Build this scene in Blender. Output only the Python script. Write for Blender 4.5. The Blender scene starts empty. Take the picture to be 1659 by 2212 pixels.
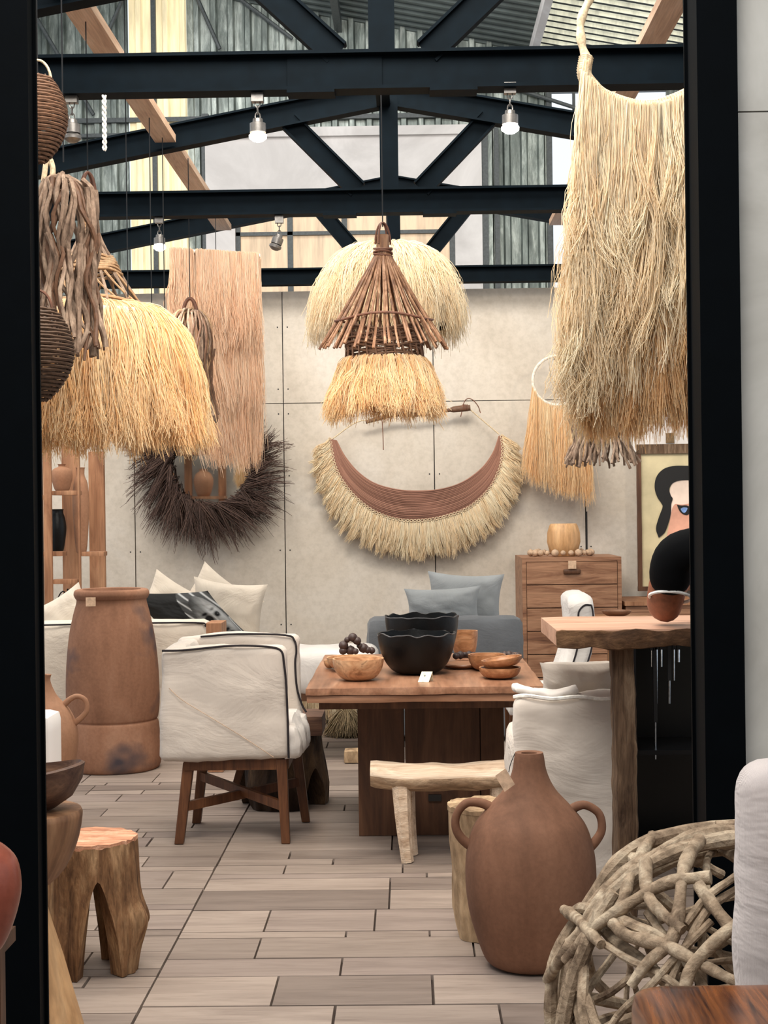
import bpy, math, random
import numpy as np
from mathutils import Vector, Matrix, Euler, noise

# ------------------------------------------------------------------ camera, world, lights, exposure
random.seed(7)
RNG = np.random.default_rng(11)
SC = bpy.context.scene
COL = SC.collection
PI = math.pi
FPX = 3322.0
CAM_LOC = Vector((0, 0, 1.52))
CAM_ROT = Euler((math.radians(90 - 0.10), 0, math.radians(0.88)), 'XYZ')
CAM_M = CAM_ROT.to_matrix() @ Matrix.Rotation(math.radians(-0.72), 3, 'Z')
cd = bpy.data.cameras.new('camera'); cam = bpy.data.objects.new('camera', cd); COL.objects.link(cam)
cam.matrix_world = Matrix.Translation(CAM_LOC) @ CAM_M.to_4x4()
cd.sensor_fit = 'VERTICAL'; cd.sensor_height = 24; cd.lens = FPX / 2212 * 24
cd.clip_start = 0.05; cd.clip_end = 200
SC.camera = cam

w = bpy.data.worlds.new('sky'); SC.world = w; w.use_nodes = True
w.node_tree.nodes['Background'].inputs[0].default_value = (0.86, 0.93, 1.0, 1)
w.node_tree.nodes['Background'].inputs[1].default_value = 0.85
vs = SC.view_settings
vs.view_transform = 'Standard'; vs.look = 'None'; vs.gamma = 1; vs.exposure = 0.42; vs.use_curve_mapping = False

def area(name, loc, size, power, col, rot=(0, 0, 0), sy=None):
    l = bpy.data.lights.new(name, 'AREA'); l.energy = power; l.color = col; l.size = size
    if sy: l.shape = 'RECTANGLE'; l.size_y = sy
    o = bpy.data.objects.new(name, l); COL.objects.link(o); o.location = loc; o.rotation_euler = rot
    return o
area('skylight', (-1.8, 8.2, 6.9), 5, 420, (1, .96, .9), (0, math.radians(-8), 0), 6)
area('raffia_fill', (-.4, 4.5, 4.7), 3.2, 205, (1, .95, .87), (math.radians(58), 0, 0), 1.6)  # added fill aimed forward to brighten the raffia, no real opening there
area('middle_fill', (-.2, 8.0, 5.6), 3.4, 210, (1, .95, .87), (math.radians(52), 0, 0), 1.4)  # second added fill, brightens the hangings deeper in the room
area('rear_wall_fill', (-.3, 13.4, 6.75), 6, 120, (.97, .99, 1.0), (math.radians(52), 0, 0), 1.2)  # unseen fill turned onto the rear wall to brighten it
area('front_fill', (-0.6, 1.6, 4.4), 2.2, 110, (1, .97, .93), (math.radians(10), 0, 0), 2)  # added light making up for daylight the front wall cuts off

def at(px, py, Y):
    d = CAM_M @ Vector(((px - 829.5) / FPX, -(py - 1106) / FPX, -1))
    return CAM_LOC + d * (Y / d.y)
def gr(px, py, z=0.0):
    d = CAM_M @ Vector(((px - 829.5) / FPX, -(py - 1106) / FPX, -1))
    return CAM_LOC + d * ((z - CAM_LOC.z) / d.z)

# ------------------------------------------------------------------ materials
def lin(c):
    return tuple((x / 255 / 12.92 if x / 255 <= .04045 else ((x / 255 + .055) / 1.055) ** 2.4) for x in c) + (1,)
class NT:
    def __init__(s, name):
        s.m = bpy.data.materials.new(name); s.m.use_nodes = True; s.t = s.m.node_tree
        s.b = s.t.nodes['Principled BSDF']; s.out = s.t.nodes['Material Output']
        s.tc = s.n('ShaderNodeTexCoord')
    def n(s, ty, **kw):
        x = s.t.nodes.new(ty)
        for k, v in kw.items(): setattr(x, k, v)
        return x
    def l(s, a, b): s.t.links.new(a, b)
    def mapping(s, scale=(1, 1, 1), src='Object'):
        mp = s.n('ShaderNodeMapping'); mp.inputs['Scale'].default_value = scale
        s.l(s.tc.outputs[src], mp.inputs['Vector']); return mp.outputs[0]
    def noise(s, vec, scale=5, detail=4, rough=.55, dist=0):
        x = s.n('ShaderNodeTexNoise'); x.inputs['Scale'].default_value = scale
        x.inputs['Detail'].default_value = detail; x.inputs['Roughness'].default_value = rough
        x.inputs['Distortion'].default_value = dist
        s.l(vec, x.inputs['Vector']); return x.outputs['Fac']
    def ramp(s, fac, stops):
        r = s.n('ShaderNodeValToRGB'); e = r.color_ramp.elements
        while len(e) < len(stops): e.new(.5)
        for i, (p, c) in enumerate(stops):
            e[i].position = p; e[i].color = lin(c) if max(c) > 1 else tuple(c) + (1,)
        s.l(fac, r.inputs[0]); return r.outputs[0]
    def mix(s, fac, a, b, mode='MIX'):
        m = s.n('ShaderNodeMix', data_type='RGBA', blend_type=mode)
        if isinstance(fac, float): m.inputs[0].default_value = fac
        else: s.l(fac, m.inputs[0])
        for i, v in ((6, a), (7, b)):
            if isinstance(v, tuple): m.inputs[i].default_value = v
            else: s.l(v, m.inputs[i])
        return m.outputs[2]
    def bump(s, h, strength=.3, dist=.01):
        b = s.n('ShaderNodeBump'); b.inputs['Strength'].default_value = strength; b.inputs['Distance'].default_value = dist
        s.l(h, b.inputs['Height']); s.l(b.outputs[0], s.b.inputs['Normal'])
    def done(s, col, rough=.6, metal=0, spec=.5):
        if isinstance(col, tuple): s.b.inputs['Base Color'].default_value = col
        else: s.l(col, s.b.inputs['Base Color'])
        s.b.inputs['Roughness'].default_value = rough; s.b.inputs['Metallic'].default_value = metal
        s.b.inputs['Specular IOR Level'].default_value = spec
        return s.m

def m_plain(name, c, rough=.6, metal=0, spec=.4, bump=0, bs=40):
    t = NT(name); v = t.mapping()
    n = t.noise(v, bs, 4)
    k = tuple(min(255, x * 1.12) for x in c); d = tuple(x * .86 for x in c)
    col = t.ramp(n, [(.3, d), (.7, k)])
    if bump: t.bump(n, bump, .005)
    return t.done(col, rough, metal, spec)
def m_wood(name, stops, axis=0, scale=2.2, stretch=9, rough=.5, bump=.15, dist=.6, spec=.35):
    t = NT(name); sc = [stretch] * 3; sc[axis] = 1
    v = t.mapping(tuple(sc)); a = t.noise(v, scale, 7, .6, dist)
    v2 = t.mapping(tuple(x * 3 if i != axis else .8 for i, x in enumerate(sc))); b = t.noise(v2, scale * 3, 3, .5)
    n = len(stops)
    c = t.ramp(a, [(.28 + .44 * i / (n - 1), s) for i, s in enumerate(stops)])
    c = t.mix(.35, c, t.ramp(b, [(.3, (120, 120, 120)), (.7, (255, 255, 255))]), 'MULTIPLY')
    t.bump(b, bump, .004)
    return t.done(c, rough, 0, spec)
def m_clay(name, stops, scale=3, rough=.8, streak=False, soot=None):
    t = NT(name); v = t.mapping((1, 1, .5) if not streak else (2, 2, .6))
    a = t.noise(v, scale, 6, .6, .3); b = t.noise(t.mapping(), 60, 3, .6)
    n = len(stops); c = t.ramp(a, [(.3 + .4 * i / (n - 1), s) for i, s in enumerate(stops)])
    c = t.mix(.2, c, t.ramp(b, [(.3, (140, 130, 120)), (.65, (255, 255, 255))]), 'MULTIPLY')
    if soot:
        d = t.noise(t.mapping((1.2, 1.2, 1.6)), 1.9, 3, .5)
        c = t.mix(t.ramp(d, [(soot, (0, 0, 0)), (soot + .12, (255, 255, 255))]), c, lin((70, 62, 66)))
    t.bump(b, .15, .003)
    return t.done(c, rough, 0, .25)
def m_fabric(name, c, dark=.88, weave=260, wr=2.2, rough=.9):
    t = NT(name); v = t.mapping()
    a = t.noise(v, 3, 4, .6); wv = t.n('ShaderNodeTexWave'); wv.inputs['Scale'].default_value = weave
    wv.inputs['Distortion'].default_value = 1.5; t.l(v, wv.inputs['Vector'])
    col = t.ramp(a, [(.3, tuple(x * dark for x in c)), (.7, c)])
    big = t.noise(t.mapping((1, 1, 1.6)), wr, 5, .6, 1.0)
    mx = t.n('ShaderNodeMath', operation='MULTIPLY_ADD'); t.l(wv.outputs['Fac'], mx.inputs[0]); mx.inputs[1].default_value = .02
    t.l(big, mx.inputs[2]); t.bump(mx.outputs[0], .5, .05)
    t.b.inputs['Sheen Weight'].default_value = .15
    return t.done(col, rough, 0, .15)
def m_fibre(name, c0, c1, trans=.35, rough=.65):
    t = NT(name); at_ = t.n('ShaderNodeAttribute', attribute_name='rnd')
    col = t.ramp(at_.outputs['Fac'], [(0, c0), (1, c1)])
    t.done(col, rough, 0, .3)
    tr = t.n('ShaderNodeBsdfTranslucent'); t.l(col, tr.inputs[0])
    ms = t.n('ShaderNodeMixShader'); ms.inputs[0].default_value = trans
    t.l(t.b.outputs[0], ms.inputs[1]); t.l(tr.outputs[0], ms.inputs[2]); t.l(ms.outputs[0], t.out.inputs[0])
    return t.m
def m_bark(name, stops, scale=9, stretch=(1, 1, .35), bump=.7, rough=.85):
    t = NT(name); a = t.noise(t.mapping(stretch), scale, 8, .65, .8); b = t.noise(t.mapping(stretch), scale * 5, 5, .6, .5)
    n = len(stops); c = t.ramp(a, [(.3 + .4 * i / (n - 1), s) for i, s in enumerate(stops)])
    c = t.mix(.45, c, t.ramp(b, [(.35, (95, 85, 75)), (.6, (255, 255, 255))]), 'MULTIPLY')
    t.bump(b, bump, .006)
    return t.done(c, rough, 0, .2)
def m_emit(name, c, s):
    t = NT(name); t.b.inputs['Base Color'].default_value = lin(c)
    t.b.inputs['Emission Color'].default_value = lin(c); t.b.inputs['Emission Strength'].default_value = s
    return t.m

M = {}
M['steel'] = m_plain('dark_steel', (9, 16, 21), .6, 0, .03, .15, 12)
M['post'] = m_plain('black_post_paint', (2, 4, 6), .6, 0, .04, .1, 14)
t = NT('concrete_board'); v = t.mapping(); a = t.noise(v, .9, 6, .6, .5); b = t.noise(v, 26, 4, .6)
c = t.ramp(a, [(.3, (176, 165, 151)), (.5, (194, 184, 171)), (.72, (203, 196, 187))])
c = t.mix(.18, c, t.ramp(b, [(.3, (150, 142, 132)), (.6, (255, 255, 255))]), 'MULTIPLY')
sp = t.noise(t.mapping((1, 1, .7)), 7, 5, .7, 1.5); c = t.mix(t.ramp(sp, [(.64, (0, 0, 0)), (.74, (120, 120, 120))]), c, lin((150, 142, 130)))
t.bump(b, .06, .003); M['panel'] = t.done(c, .8, 0, .2)
t = NT('grey_concrete'); v = t.mapping(); a = t.noise(v, 1.6, 6, .62, .6)
c = t.ramp(a, [(.3, (150, 145, 136)), (.6, (182, 178, 170)), (.75, (196, 193, 186))]); t.bump(t.noise(v, 30, 4), .08, .003)
M['conc'] = t.done(c, .85, 0, .2)
t = NT('plaster'); a = t.noise(t.mapping(), .8, 6, .65, .8)
M['plaster'] = t.done(t.ramp(a, [(.35, (196, 190, 186)), (.6, (222, 216, 212)), (.7, (238, 236, 234))]), .85, 0, .2)
t = NT('galvanised_sheet'); a = t.noise(t.mapping((3, 1, .5)), 2.5, 6, .7, .5); b = t.noise(t.mapping((1, 1, .3)), 14, 5, .7)
c = t.ramp(a, [(.32, (76, 84, 80)), (.5, (124, 132, 126)), (.68, (196, 202, 194))])
c = t.mix(.4, c, t.ramp(b, [(.35, (110, 105, 98)), (.62, (255, 255, 255))]), 'MULTIPLY'); M['galv'] = t.done(c, .45, .35, .5)
def m_sheet(name, c, e):
    t = NT(name); a = t.noise(t.mapping((4, 1, .4)), 3, 5, .6)
    col = t.ramp(a, [(.3, tuple(x * .8 for x in c)), (.6, c)])
    t.done(col, .5); t.l(col, t.b.inputs['Emission Color']); t.b.inputs['Emission Strength'].default_value = e
    return t.m
M['yellow'] = m_sheet('yellow_translucent_sheet', (232, 214, 172), .5)
M['roofsheet'] = m_sheet('translucent_roof_sheet', (214, 212, 190), .5); M['roofshade'] = m_plain('painted_rib_shade', (52, 56, 52), .7)
M['roof'] = m_plain('roof_sheet', (92, 100, 98), .5, .3, .4, 0, 3)
M['timber'] = m_wood('pale_timber', [(176, 140, 114), (206, 172, 144), (222, 194, 170)], 1, 1.6, 7, .6)
M['chestwood'] = m_wood('striped_chest_wood', [(92, 58, 40), (140, 98, 72), (172, 128, 98), (128, 84, 58)], 0, 1.7, 8, .5, .1, 1.2)
M['tablewood'] = m_wood('red_brown_table_wood', [(106, 70, 50), (146, 104, 78), (170, 128, 102)], 0, 1.3, 6, .42, .1, 1.0)
M['tablewood_y'] = m_wood('red_brown_table_wood_lengthwise', [(118, 80, 58), (154, 110, 84), (178, 136, 108)], 1, 1.1, 6, .38, .1, 1.0)
M['pedwood'] = m_wood('pedestal_wood', [(58, 35, 22), (90, 58, 38), (116, 80, 56)], 2, 1.3, 6, .5, .1, 1.2)  # darker than the tabletop: shade on the pedestal put into the colour
M['legwood'] = m_wood('chair_leg_wood', [(58, 33, 19), (92, 56, 34), (116, 74, 46)], 2, 2.5, 8, .4, .08, .5)
M['barwood'] = m_wood('bar_top_wood', [(168, 124, 100), (204, 160, 134), (218, 178, 154)], 0, 1.2, 6, .45, .1, .8)
M['baredge'] = m_bark('bar_edge_bark', [(40, 26, 18), (92, 66, 46), (132, 100, 72)], 9, (.5, 1, 1))
M['fgwood'] = m_wood('polished_orange_grain_wood', [(30, 15, 10), (72, 38, 22), (128, 74, 38), (48, 25, 16), (104, 60, 34)], 1, 1.6, 11, .22, .03, .6, .5)
M['fgedge'] = m_wood('table_edge_wood', [(150, 100, 72), (186, 134, 102), (120, 76, 52)], 2, 3, 5, .3, .04, 1.0, .5)
M['shelfwood'] = m_wood('shelf_wood', [(120, 78, 52), (164, 116, 84), (190, 144, 108)], 2, 1.6, 6, .6, .1, 1.0)
M['drift'] = m_bark('driftwood_post', [(58, 42, 32), (104, 82, 64), (150, 128, 106)], 14, (1.2, 1.2, .12), .9)
M['stump'] = m_bark('stump_wood', [(70, 46, 32), (134, 98, 68), (184, 148, 110)], 9, (1.6, 1.6, .35), 1.0)
M['stumptop'] = m_wood('sawn_stump_top', [(150, 92, 66), (206, 146, 112), (236, 190, 158)], 0, 7, 5, .7, .6, .3)
M['stumpdark'] = m_bark('dark_root_wood', [(24, 17, 13), (60, 44, 32), (104, 80, 56)], 5, (1.4, 1.4, .5), .7)
M['stumppale'] = m_bark('pale_stump_wood', [(108, 84, 62), (176, 148, 116), (206, 180, 146)], 4, (1.2, 1.2, .5), .5)
M['pedestal'] = m_wood('turned_stool_wood', [(92, 60, 40), (140, 100, 70), (168, 126, 92)], 2, 2.0, 3, .55, .08, 1.6)
M['cone'] = m_wood('pale_turned_wood', [(170, 124, 80), (206, 160, 112), (222, 182, 136)], 2, 2.0, 3, .5, .06, 1.0)
M['bench'] = m_wood('peeled_log', [(168, 138, 110), (216, 190, 164), (234, 214, 190)], 0, 3, 8, .65, .5, 1.0)
M['benchbark'] = m_bark('peeled_log_rough_side', [(96, 74, 56), (176, 148, 120), (220, 196, 166)], 9, (.4, 1, 1), .9)
M['clay_big'] = m_clay('red_clay_with_soot', [(116, 80, 60), (146, 104, 80), (164, 124, 100)], 2.4, .85, False, .56)
M['clay_r'] = m_clay('brown_clay', [(92, 62, 45), (118, 82, 62), (136, 98, 76)], 1.8, .75, True)
M['clay_l'] = m_clay('orange_clay', [(136, 96, 72), (164, 120, 92), (178, 136, 108)], 2.0, .7)
M['glaze'] = m_clay('red_glazed_clay', [(92, 44, 34), (134, 70, 54), (160, 96, 76)], 3, .3)
M['black_clay'] = m_plain('black_stoneware', (5, 6, 7), .42, 0, .28, .3, 25)
M['black_rim'] = m_plain('black_bowl_rim', (70, 70, 72), .5)
M['bowlwood'] = m_wood('spalted_bowl_wood', [(120, 76, 48), (196, 148, 108), (214, 172, 132), (96, 62, 44)], 0, 5, 1.6, .4, .05, 2.0)
M['olive'] = m_wood('olive_wood', [(124, 80, 50), (170, 118, 80), (198, 148, 108)], 0, 5, 3, .35, .05, 1.5)
M['darkbowl'] = m_wood('dark_carved_wood', [(52, 34, 28), (92, 64, 50), (128, 94, 72)], 0, 3, 4, .6, .3, 1.0)
M['bead'] = m_plain('dark_wood_beads', (62, 46, 42), .5, 0, .4, .2, 60)
M['palebead'] = m_plain('greige_wood_beads', (178, 150, 124), .6)
M['white'] = m_fabric('white_linen', (232, 224, 216)); M['offwhite'] = m_fabric('cream_linen', (210, 198, 186), .92)
M['cream'] = m_fabric('cream_cotton', (226, 212, 194), .9); M['beige'] = m_fabric('beige_linen', (196, 184, 178), .93, 200, 1.5)
M['blue'] = m_fabric('slate_blue_linen', (112, 114, 117), .88); M['bluep'] = m_fabric('light_blue_grey_linen', (164, 167, 168), .9)
M['pipe'] = m_plain('black_piping', (24, 16, 20), .7); M['wpipe'] = m_plain('white_piping', (236, 228, 220), .8)
M['shirt'] = m_plain('black_jersey', (7, 8, 10), .9, 0, .1); M['trim'] = m_plain('white_trim', (230, 226, 222), .8)
M['skin'] = m_plain('brown_skin', (128, 76, 52), .5, 0, .4, .05, 30)
M['hair'] = m_plain('black_hair', (14, 11, 10), .6)
RF = [(214, 168, 118), (250, 232, 204)]
M['raffia'] = m_fibre('golden_raffia', (255, 220, 166), (255, 244, 218), .58)
M['raffia_pale'] = m_fibre('pale_raffia', (255, 234, 200), (255, 250, 234), .58)
M['raffia_pink'] = m_fibre('peach_raffia', (252, 218, 184), (255, 240, 220), .52)
M['tassel'] = m_fibre('cream_tassel', (248, 226, 188), (255, 248, 228), .5)
M['brush'] = m_fibre('dark_twig', (52, 38, 34), (110, 86, 76), .0)
M['grass'] = m_fibre('dry_grass', (120, 98, 72), (200, 178, 140), .2)
M['weave'] = m_fibre('terracotta_yarn', (120, 84, 70), (158, 116, 98), .0)
M['twig'] = m_bark('grey_brown_twig', [(84, 66, 54), (144, 120, 102), (192, 168, 146)], 12, (1, 1, .5), .6)
M['twigred'] = m_wood('red_brown_twig', [(84, 54, 38), (138, 98, 70), (192, 150, 118)], 2, 6, 5, .55, .2)
M['vine'] = m_plain('brown_vine', (104, 66, 48), .6); M['wicker'] = m_plain('brown_wicker', (98, 70, 52), .6, 0, .3, .3, 60)
M['wicker_dark'] = m_plain('dark_wicker', (78, 58, 44), .6, 0, .3, .3, 60)
M['wicker_pale'] = m_plain('tan_wicker', (168, 134, 100), .6, 0, .3, .3, 60)
M['ballwood'] = m_bark('weathered_branch', [(92, 72, 56), (158, 136, 112), (204, 186, 160)], 9, (1, 1, 1), 1.0)
M['rope'] = m_plain('pale_rope', (196, 176, 146), .8, 0, .2, .4, 80)
M['ring'] = m_plain('white_wrapped_ring', (214, 202, 186), .8)
M['wire'] = m_plain('black_wire', (14, 14, 16), .5); M['fixture'] = m_plain('grey_fixture_metal', (112, 108, 104), .35, .6)
M['bulb_w'] = m_emit('lit_bulb_warm', (255, 226, 190), 14); M['bulb'] = m_emit('lit_bulb', (255, 250, 240), 16)
M['tag'] = m_plain('paper_tag', (196, 164, 136), .8); M['card'] = m_plain('cream_card', (236, 226, 196), .8)
M['dark'] = m_plain('dark_lacquer', (8, 9, 12), .3, 0, .5); M['chrome'] = m_plain('polished_metal', (190, 195, 200), .12, 1, .5)
t = NT('mirror_glass'); M['mirror'] = t.done(lin((215, 215, 212)), .02, 1); M['picture'] = m_plain('picture_cream', (196, 182, 146), .7, 0, .3, 0, 3)
M['tagdark'] = m_plain('brown_tag', (104, 82, 56), .8)
M['winframe'] = m_plain('window_frame', (70, 74, 74), .5); M['winglass'] = m_sheet('warm_window_glass', (206, 178, 146), .45)
t = NT('white_paint'); M['candle'] = t.done(lin((236, 230, 224)), .5)

# ------------------------------------------------------------------ object helpers
def tag(o, label=None, cat=None, group=None, kind=None):
    if label: o['label'] = label
    if cat: o['category'] = cat
    if group: o['group'] = group
    if kind: o['kind'] = kind
    return o
def thing(name, label, cat, loc=(0, 0, 0), group=None, rz=0):
    o = bpy.data.objects.new(name, None); COL.objects.link(o); o.location = loc; o.rotation_euler = (0, 0, rz)
    o.empty_display_size = .1
    return tag(o, label, cat, group)
def copy_tree(o, parent=None):
    c = o.copy(); COL.objects.link(c); c.parent = parent
    for ch in [x for x in bpy.data.objects if x.parent == o]: copy_tree(ch, c)
    return c
class MB:
    """collects geometry in world (or given) coordinates; build() links ONE mesh object"""
    def __init__(s): s.v = []; s.f = []
    def add(s, vs, fs):
        o = len(s.v); s.v += [tuple(x) for x in vs]; s.f += [tuple(i + o for i in f) for f in fs]; return s
    def obox(s, c, ax, ay, az):
        c = Vector(c); ax = Vector(ax); ay = Vector(ay); az = Vector(az)
        P = [c + ax * i + ay * j + az * k for i in (-1, 1) for j in (-1, 1) for k in (-1, 1)]
        return s.add(P, [(0, 1, 3, 2), (4, 6, 7, 5), (0, 4, 5, 1), (2, 3, 7, 6), (0, 2, 6, 4), (1, 5, 7, 3)])
    def box(s, x0, x1, y0, y1, z0, z1):
        return s.obox(((x0 + x1) / 2, (y0 + y1) / 2, (z0 + z1) / 2), ((x1 - x0) / 2, 0, 0), (0, (y1 - y0) / 2, 0), (0, 0, (z1 - z0) / 2))
    def tube(s, pts, r, n=6, closed=False, cap=True):
        pts = [Vector(p) for p in pts]; N = len(pts)
        rs = list(r) if hasattr(r, '__len__') else [r] * N
        vs = []; ref = None
        for i, p in enumerate(pts):
            if closed: tg = (pts[(i + 1) % N] - pts[i - 1])
            else: tg = pts[min(i + 1, N - 1)] - pts[max(i - 1, 0)]
            tg = tg.normalized() if tg.length > 1e-9 else Vector((0, 0, 1))
            if ref is None:
                ref = Vector((0, 0, 1)) if abs(tg.z) < .9 else Vector((1, 0, 0))
                ref = (ref - tg * ref.dot(tg)).normalized()
            else:
                q = ref - tg * ref.dot(tg); ref = q.normalized() if q.length > 1e-6 else tg.orthogonal().normalized()
            b = tg.cross(ref)
            for k in range(n):
                a = 2 * PI * k / n; vs.append(p + (ref * math.cos(a) + b * math.sin(a)) * rs[i])
        fs = []
        for i in range(N if closed else N - 1):
            j = (i + 1) % N
            for k in range(n):
                l = (k + 1) % n; fs.append((i * n + k, i * n + l, j * n + l, j * n + k))
        if cap and not closed: fs += [tuple(range(n))[::-1], tuple((N - 1) * n + k for k in range(n))]
        return s.add(vs, fs)
    def lathe(s, prof, c=(0, 0, 0), n=48, wob=None, closed=True):
        vs = []; N = len(prof)
        for i, (r, z) in enumerate(prof):
            for k in range(n):
                a = 2 * PI * k / n; rr, zz = (wob(r, z, a, i) if wob else (r, z))
                vs.append((c[0] + rr * math.cos(a), c[1] + rr * math.sin(a), c[2] + zz))
        fs = [(i * n + k, i * n + (k + 1) % n, (i + 1) * n + (k + 1) % n, (i + 1) * n + k) for i in range(N - 1) for k in range(n)]
        if closed: fs += [tuple(range(n))[::-1], tuple((N - 1) * n + k for k in range(n))]
        return s.add(vs, fs)
    def rbox(s, x0, x1, y0, y1, z0, z1, r=.03, seg=.03, amp=0, freq=6, fn=None, seed=0):
        """rounded, finely divided box with optional cloth-like noise"""
        lo = Vector((x0, y0, z0)); hi = Vector((x1, y1, z1)); d = hi - lo
        ns = [max(4, int(d[i] / seg)) for i in range(3)]
        idx = {}; vs = []; fs = []
        def vid(i, j, k):
            key = (i, j, k)
            if key in idx: return idx[key]
            p = Vector((lo.x + d.x * i / ns[0], lo.y + d.y * j / ns[1], lo.z + d.z * k / ns[2]))
            rr = min(r, d.x / 2 - 1e-4, d.y / 2 - 1e-4, d.z / 2 - 1e-4)
            q = Vector([min(max(p[a], lo[a] + rr), hi[a] - rr) for a in range(3)])
            e = p - q
            nn = e.normalized() if e.length > 1e-7 else Vector((0, 0, 0))
            if e.length > 1e-7: p = q + nn * rr
            if amp:
                h = noise.fractal(p * freq + Vector((seed, seed * 2, 0)), 1.0, 2.0, 4)
                p = p + (nn if nn.length else Vector((0, 0, 1))) * h * amp
            if fn: p = fn(p)
            idx[key] = len(vs); vs.append(p); return idx[key]
        A, B, C = ns
        for i in range(A):
            for j in range(B):
                fs.append((vid(i, j, 0), vid(i, j + 1, 0), vid(i + 1, j + 1, 0), vid(i + 1, j, 0)))
                fs.append((vid(i, j, C), vid(i + 1, j, C), vid(i + 1, j + 1, C), vid(i, j + 1, C)))
        for i in range(A):
            for k in range(C):
                fs.append((vid(i, 0, k), vid(i + 1, 0, k), vid(i + 1, 0, k + 1), vid(i, 0, k + 1)))
                fs.append((vid(i, B, k), vid(i, B, k + 1), vid(i + 1, B, k + 1), vid(i + 1, B, k)))
        for j in range(B):
            for k in range(C):
                fs.append((vid(0, j, k), vid(0, j, k + 1), vid(0, j + 1, k + 1), vid(0, j + 1, k)))
                fs.append((vid(A, j, k), vid(A, j + 1, k), vid(A, j + 1, k + 1), vid(A, j, k + 1)))
        return s.add(vs, fs)
    def build(s, name, mat, parent=None, smooth=True, label=None, cat=None, group=None, kind=None, attr=None, ang=.7, local=False):
        off = Vector((0, 0, 0)) if (parent is None or local) else wloc(parent)
        me = bpy.data.meshes.new(name)
        if parent is None and not local and kind != 'structure' and s.v:     # origin at the thing's base
            xs = np.array(s.v); off = Vector(((xs[:, 0].min() + xs[:, 0].max()) / 2, (xs[:, 1].min() + xs[:, 1].max()) / 2, xs[:, 2].min()))
        me.from_pydata([(a - off.x, b - off.y, c - off.z) for a, b, c in s.v], [], s.f); me.update()
        if smooth:
            me.polygons.foreach_set('use_smooth', [True] * len(me.polygons))
            try: me.set_sharp_from_angle(angle=ang)
            except Exception: pass
        o = bpy.data.objects.new(name, me); COL.objects.link(o)
        if parent is not None: o.parent = parent
        elif not local: o.location = off
        me.materials.append(M[mat] if isinstance(mat, str) else mat)
        return tag(o, label, cat, group, kind)
def wloc(o):
    v = Vector((0, 0, 0))
    while o is not None: v += Vector(o.location); o = o.parent
    return v

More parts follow.
